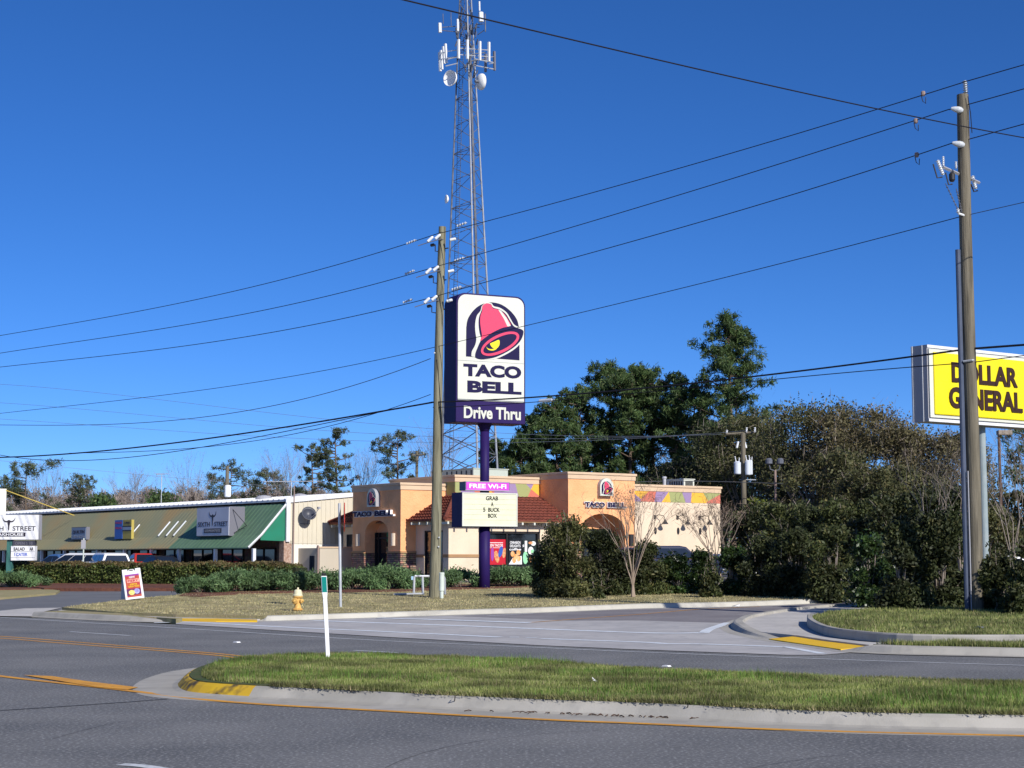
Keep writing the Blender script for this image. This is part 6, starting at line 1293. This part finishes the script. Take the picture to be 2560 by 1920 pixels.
# front row of bushes along the lawn
def bush(label, px, pyt, pyb, wpx, n, lf, size=.062, seed=1, name='bush', rough_=.30, nc=30, Y=None, shoots=6, off=.14):
    g = G(px, pyb, off); Y = g.y; rs = random.Random(seed); t = thing(name, label, 'bush', g, 0, None); k = (FPX/cp)/Y; H = ZP(pyt)*Y+CAMH-g.z; w_ = wpx/k; C = []; Rd = []; m = MB()
    nc = int(nc*1.35)
    for j in range(nc):
        th = rs.uniform(0, 2*math.pi); zz = (.10 if j % 4 == 0 else .08+.92*rs.random()**.9); env = math.sqrt(max(.08, 1-((zz-.35)/.70)**2)); rr_ = math.sqrt(rs.random())*env; rad = H*rough_*rs.uniform(.3, 1)*.6
        c = Vector((math.cos(th)*rr_*w_/2*.88, math.sin(th)*rr_*w_/2*.75, max(rad*.55, min(H-rad*.6, zz*H)))); C.append(tuple(c)); Rd.append(rad); m.tube([Vector((rs.gauss(0, .08), rs.gauss(0, .08), -.1)), c.lerp(Vector((0, 0, 0)), .5), c], [.025, .018, .008], 4, False)
    V, F = clumps(C, Rd, int(n*1.5), size, size*.5, .9, .15)
    sh = []
    for j in range(shoots):
        b = Vector(rs.choice(C)); b.z = max(b.z, H*.6); e = b+Vector((rs.gauss(0, .12), rs.gauss(0, .12), rs.uniform(.3, .85))); m.tube([b, e], [.012, .005], 4, False)
        for q in range(34): f = rs.random(); sh.append(tuple(b.lerp(e, f)+Vector((rs.gauss(0, .06), rs.gauss(0, .06), rs.gauss(0, .03)))))
    if sh: V2, F2 = quads(np.array(sh), size, size*.5); F2 = F2+len(V); V = np.concatenate([V, V2]); F = np.concatenate([F, F2])
    m.build('stems', bark_g, t); arr_mesh('foliage', V, F, lf, t); return t
bush('big loose bush with upright shoots in front of the food posters', 1412, 1310, 1493, 140, 13000, leafmat('loose_olive_leaves', (.06, .07, .024), (.115, .12, .04), (.20, .17, .07), .3), seed=1, shoots=22, nc=38)
bush('left shoulder bush hugging the big bush near the purple pole', 1372, 1352, 1490, 85, 7000, shrub_leaf, seed=2, shoots=8)
bush('round dark bush right below the tower arch', 1502, 1335, 1488, 110, 11000, dark_leaf, seed=3, shoots=7)
bush('dark bush just left of the first bare myrtle trunk', 1548, 1372, 1487, 80, 7500, dark_leaf, seed=4)
bush('green bush just right of the first bare myrtle trunk', 1622, 1362, 1486, 100, 9500, shrub_leaf, seed=5, shoots=5)
bush('glossy green bush in front of the navy suv', 1692, 1392, 1484, 95, 9500, glossy, seed=6)
bush('dark bush behind the second bare myrtle', 1758, 1382, 1482, 80, 7000, glossy, seed=7)
bush('low loose bush at the foot of the second bare myrtle', 1782, 1440, 1493, 62, 3800, shrub_leaf, seed=8, nc=16)
bush('dark bush right of the second bare myrtle', 1836, 1375, 1487, 95, 9000, glossy, seed=9)
bush('dark bush in the middle of the long row beside the drive', 1905, 1350, 1490, 120, 11000, dark_leaf, seed=10)
bush('dense dark bush near the bend of the drive', 1990, 1330, 1492, 130, 12000, dark_leaf, seed=11)
bush('olive bush overhanging the bend of the drive', 2085, 1322, 1497, 140, 12000, shrub_leaf, seed=12)
bush('dark glossy bush on the left end of the patchy lawn', 2180, 1345, 1508, 120, 12000, glossy, seed=13, off=.2)
bush('large dark bush on the patchy lawn', 2255, 1310, 1522, 150, 15000, dark_leaf, seed=14, off=.27)
bush('large dark bush next to the conduit of the brown pole', 2350, 1290, 1518, 150, 15000, dark_leaf, seed=15, off=.27)
bush('bush right of the brown pole near the edge of the picture', 2500, 1402, 1528, 110, 10000, shrub_leaf, seed=16, off=.27)
bush('bush at the right edge of the picture', 2572, 1412, 1534, 100, 9000, shrub_leaf, seed=17, off=.27)
bush('small sapling bush before the dark bushes under the arch', 1500, 1462, 1497, 36, 900, shrub_leaf, seed=18, nc=8)
bush('bright low sprout in the row before the dark thicket', 1884, 1455, 1488, 18, 500, lime, seed=19, nc=5)
# bare crape myrtles with seed heads
def bare(name, label, px, pyb, pyt, wpx, seed, nst=9, Y=None, levels=3, bk=None, heads=True, group=None, trunk=.32, off=.14, tw=None, r0=.045):
    g = G(px, pyb, off) if Y is None else Vector((XP(px)*Y, Y, T(XP(px)*Y, Y)+.1)); Y = g.y; rs = random.Random(seed); t = thing(name, label, 'tree', g, 0, group); k = (FPX/cp)/Y; H = ZP(pyt)*Y+CAMH-g.z; w_ = wpx/k/2
    m = MB(); tips = []
    def grow(p, d, L, r, lv):
        e = p+d*L; md = p.lerp(e, .5)+Vector((rs.gauss(0, .03*L), rs.gauss(0, .03*L), 0)); m.tube([p, md, e], [r, r*.8, r*.6], 5 if r > .012 else 3, False)
        if lv == 0: tips.append(e); return
        for _ in range(rs.choice((2, 2, 3))):
            nd = (d+Vector((rs.gauss(0, .26), rs.gauss(0, .26), rs.gauss(.05, .12)))).normalized(); grow(e, nd, L*rs.uniform(.62, .88), r*.6, lv-1)
    for j in range(nst):
        th = 2*math.pi*j/nst+rs.uniform(-.3, .3); rad = w_*rs.uniform(.35, 1); d = Vector((math.cos(th)*rad, math.sin(th)*rad*.8, H)).normalized(); b = Vector((math.cos(th)*.06, math.sin(th)*.06, H*trunk*rs.uniform(.5, .9)))
        m.tube([Vector((rs.gauss(0, .03), rs.gauss(0, .03), -.1)), Vector((0, 0, H*trunk*.4)), b], [r0*1.3, r0*1.1, r0*.8], 6, False); grow(b, d, H*(1-trunk*.7)*.42, r0*.6, levels)
    m.build('trunk', bk or bark_m, t)
    if tips:
        P = np.array([tuple(v) for v in tips]); tn = 3; C = np.repeat(P, tn, 0)+rng.normal(size=(len(P)*tn, 3))*.2; V, F = quads(C, .2, .006, .3); tag(arr_mesh('twigs', V, F, tw or twigd, t), kind='stuff')
        if heads:
            S = P[rng.random(len(P)) < .10]; C = np.repeat(S, 18, 0)+rng.normal(size=(len(S)*18, 3))*np.array([.07, .07, .06]); V, F = quads(C, .028, .02); tag(arr_mesh('seed_heads', V, F, twigd, t), kind='stuff')
    return t
bare('crape_myrtle', 'bare multi stemmed crape myrtle before the tower arch, left one of the pair', 1582, 1492, 1262, 205, 5, nst=10)
bare('crape_myrtle', 'bare crape myrtle before the right wing, right one of the pair', 1790, 1487, 1285, 190, 9, nst=10)
bare('crape_myrtle', 'slim bare sapling between the big bush and the dark bushes', 1494, 1497, 1440, 30, 12, nst=2, levels=1, heads=False, r0=.02)
for i, (px, pyb, pyt, wd, Y, lb) in enumerate([(2330, 1, 1160, 260, 66, 'wide bare tree with arching pale twigs left of the brown pole'), (2400, 1, 1200, 190, 62, 'bare tree with fine twigs just behind the brown pole'), (2530, 1, 1150, 220, 64, 'bare tree with reddish twigs right of the brown pole'), (2600, 1, 1090, 180, 80, 'taller bare tree at the right edge under the yellow sign')]):
    bare('bare_tree', lb, px, 0, pyt, wd, 30+i, nst=6, Y=Y, levels=3, heads=False, bk=bark_g, tw=twigm, r0=.04)
pine('pine whose dark bough shows at the right edge below the yellow sign', 2590, 1060, 95, 2.6, .3, 4000, seed=91, leaf=pine_leaf)
broad('broadleaf_tree', 'round green tree far behind at the right edge', 'tree', 2580, 1225, 92, 4, 5000, oak_leaf, .12, None, 190)
# junipers and hedge
def juniper(label, px, pyb, wpx, h, seed, n=7000):
    g = G(px, pyb, .14); k = (FPX/cp)/g.y; w_ = wpx/k; rs = random.Random(seed); t = thing('juniper', label, 'juniper', g, 0, 'spreading junipers on the mulch beds')
    C = []; Rd = []; m = MB()
    for j in range(int(14+w_*5)):
        x = rs.uniform(-.5, .5); y = rs.uniform(-.2, 1); hh = (h+.22)*(1-(2*abs(x))**2.6*.6)*rs.uniform(.6, 1); C.append((x*w_, y*1.4, hh*.6)); Rd.append(h*.42*rs.uniform(.7, 1.1)); m.tube([(x*w_*.3, .5, 0), (x*w_, y*1.4, hh*.6)], .012, 4, False)
    V, F = clumps(C, Rd, n, .085, .02, .8, .3, .25); m.build('branches', bark_g, t); arr_mesh('foliage', V, F, junip, t); return t
for i, (px, pyb, w_, h, lb) in enumerate([(505, 1483, 110, .75, 'low spreading juniper at the left tip of the mulch bed'), (590, 1480, 150, .95, 'spreading juniper left of the hydrant'), (690, 1478, 150, .8, 'spreading juniper right behind the hydrant'), (790, 1477, 150, .85, 'spreading juniper behind the marker post'), (880, 1476, 140, .85, 'spreading juniper before the left stone pier'), (965, 1474, 130, 1.0, 'bushy juniper before the door of the left tower'), (1025, 1470, 60, .7, 'juniper hidden behind the pipe frame'), (1150, 1470, 120, .8, 'dark juniper left of the purple pole'), (1270, 1467, 130, .85, 'juniper right of the purple pole under the posters'), (1335, 1465, 70, .8, 'juniper at the left foot of the big bush'), (30, 1468, 150, .7, 'spreading juniper at the far left edge'), (-40, 1468, 120, .7, 'juniper mostly beyond the left edge')]):
    juniper(lb, px, pyb, w_, h, 200+i, int(3600+w_*32))
hA = Vector((XP(-160)*93, 93)); hB = Vector((XP(752)*79, 79)); L = (hB-hA).length; ang = math.atan2(hB.y-hA.y, hB.x-hA.x); hm_ = (hA+hB)/2
t = thing('hedge', 'long clipped green hedge with reddish tips in front of the strip mall cars', 'hedge', (hm_.x, hm_.y, T(hm_.x, hm_.y)+.1), ang); hz0 = t.location.z
n = 62000; X = (rng.random(n)-.5)*L; wx = hm_.x+math.cos(ang)*X; wy = hm_.y+math.sin(ang)*X; gz = np.array([T(a, b)+.1 for a, b in zip(wx, wy)])-hz0
ztp = CAMH+np.array([ZP(1406)])*wy-hz0-.08+.05*np.sin(X*1.9)+.04*np.sin(X*5.1); f = rng.random(n); side = rng.random(n); Yd = np.where(side < .6, -.6+.10*rng.normal(size=n)+.07*np.sin(X*2.7), rng.uniform(-.6, .6, n)); 
Z = np.where(side < .6, gz+(ztp-gz)*f**.9, ztp+.035*rng.normal(size=n)); endr = np.clip((L/2-X)/.7, 0, 1); Z = np.where(side < .6, Z, Z)*1.0; Z = gz+(Z-gz)*np.sqrt(1-(1-endr)**2*.75)
tip = (Z > ztp-.12*rng.random(n)-.01); P = np.stack([X, Yd, Z], 1)
V, F = quads(P[~tip], .06, .038); arr_mesh('foliage', V, F, hedge_leaf, t); V, F = quads(P[tip], .06, .034); arr_mesh('tips', V, F, hedge_top, t)
m = MB(); k = -L/2
while k < L/2: i = 0; xx = hm_.x+math.cos(ang)*k; yy_ = hm_.y+math.sin(ang)*k; g_ = T(xx, yy_)+.1-hz0; zt_ = CAMH+ZP(1406)*yy_-hz0-.25; m.box(k, k+1.0, -.42, .42, g_-.1, zt_); k += 1.0
m.build('core', mat('hedge_core', (.02, .025, .012), rough=1), t)
# small dark cedars over the roof
for i, (px, py, w_, lb) in enumerate([(257, 1236, 2.6, 'small dark cedar above the awning roof, left one'), (397, 1230, 2.9, 'small dark cedar above the awning roof, right one below the tv aerial')]):
    broad('cedar_tree', lb, 'tree', px, py, 140, w_, 2600, pine_leaf, .14, None, 300+i, low=.55, nc=16)
# far wood: bare winter trees as one mass, with a few that can be told apart
def farwood():
    C = []; Rd = []; rs = random.Random(5); m = MB()
    x = -75
    while x < -8:
        Y = rs.uniform(175, 205); top = ZP(rs.choice((1208, 1216, 1224, 1232, 1240)))*Y+CAMH; h = top-.7
        base = Vector((x*Y/190, Y, .7)); m.tube([base, base+Vector((rs.gauss(0, .3), 0, h*.6))], [.12, .05], 4, False)
        for k in range(13):
            c = base+Vector((rs.gauss(0, 1.3), rs.gauss(0, 1), h*rs.uniform(.6, .93))); C.append(tuple(c)); Rd.append(rs.uniform(.6, 1.1)); m.tube([base+Vector((0, 0, h*.3)), c, c+Vector((rs.gauss(0, .4), 0, .8))], [.05, .03, .012], 3, False)
        x += rs.uniform(.9, 1.7)
    V, F = clumps(C, Rd, 120000, .36, .03, 1, .1, .3); a = arr_mesh('far_wood', V, F, leafmat('far_twigs', (.20, .165, .145), (.28, .235, .21), (.34, .28, .25), 0, .95)); tag(a, 'mass of bare grey brown winter trees behind the strip mall', 'wood', kind='stuff')
    tag(m.build('far_wood_trunks', bark_g), 'grey trunks of the distant winter wood', 'wood', kind='stuff')
    C2 = [(xx*1.0, rs.uniform(205, 235), rs.uniform(3, 7.2)) for xx in np.arange(-90, 25, 1.5)]; V, F = clumps(C2, [2.2]*len(C2), 60000, .20, .12, .8, .1); a = arr_mesh('far_thicket', V, F, leafmat('far_thicket_leaves', (.12, .095, .07), (.17, .13, .10), (.12, .12, .07), .1, .9)); tag(a, 'brown undergrowth at the foot of the distant winter wood', 'wood', kind='stuff')
farwood()
for i, (px, py, w_, lb) in enumerate([(115, 1215, 75, 'bare tree right of the broad dark pine at far left'), (330, 1228, 80, 'round bare tree between the two small cedars'), (470, 1212, 90, 'bare tree left of the distant transformer pole'), (720, 1190, 90, 'pale bare tree behind the wide tv aerial'), (905, 1185, 80, 'bare tree showing above the left tower cornice'), (1085, 1140, 60, 'thin bare tree close to the mossy pole')]):
    bare('bare_tree', lb, px, 0, py, w_, 60+i, nst=7, Y=170-i*4, levels=4, heads=False, bk=bark_g, tw=twigm, r0=.09)
# dark wood behind the grove, right to the frame edge
C2 = []; rs = random.Random(9)
for xx in np.arange(-2, 75, 1.7): C2.append((xx, rs.uniform(150, 165), rs.uniform(1, 6.5)))
V, F = clumps(C2, [2.6]*len(C2), 34000, .30, .17, .8, .1); tag(arr_mesh('far_wood', V, F, dark_leaf), 'dark wood closing the view behind the pine grove', 'wood', kind='stuff')
# litter
p = G(2300, 1575, .27); 
for i, (px, py, o_, s_, lb) in enumerate([(2457, 1571, .29, .07, 'crumpled white paper on the patchy lawn right of the drive'), (1487, 1706, .18, .03, 'scrap of white paper on the right half of the grass median'), (1840, 1516, .03, .09, 'white scrap at the kerb of the drive beside the leaf heap')]):
    q = G(px, py, o_); m = MB(); v = [Vector((random.gauss(0, s_), random.gauss(0, s_), abs(random.gauss(.03, .02)))) for _ in range(7)]; m.add(v, [(0, 1, 2), (2, 3, 4), (4, 5, 6), (1, 2, 4), (0, 3, 5)]); o = m.build('paper_scrap', purewhite); o.location = q; tag(o, lb, 'litter')
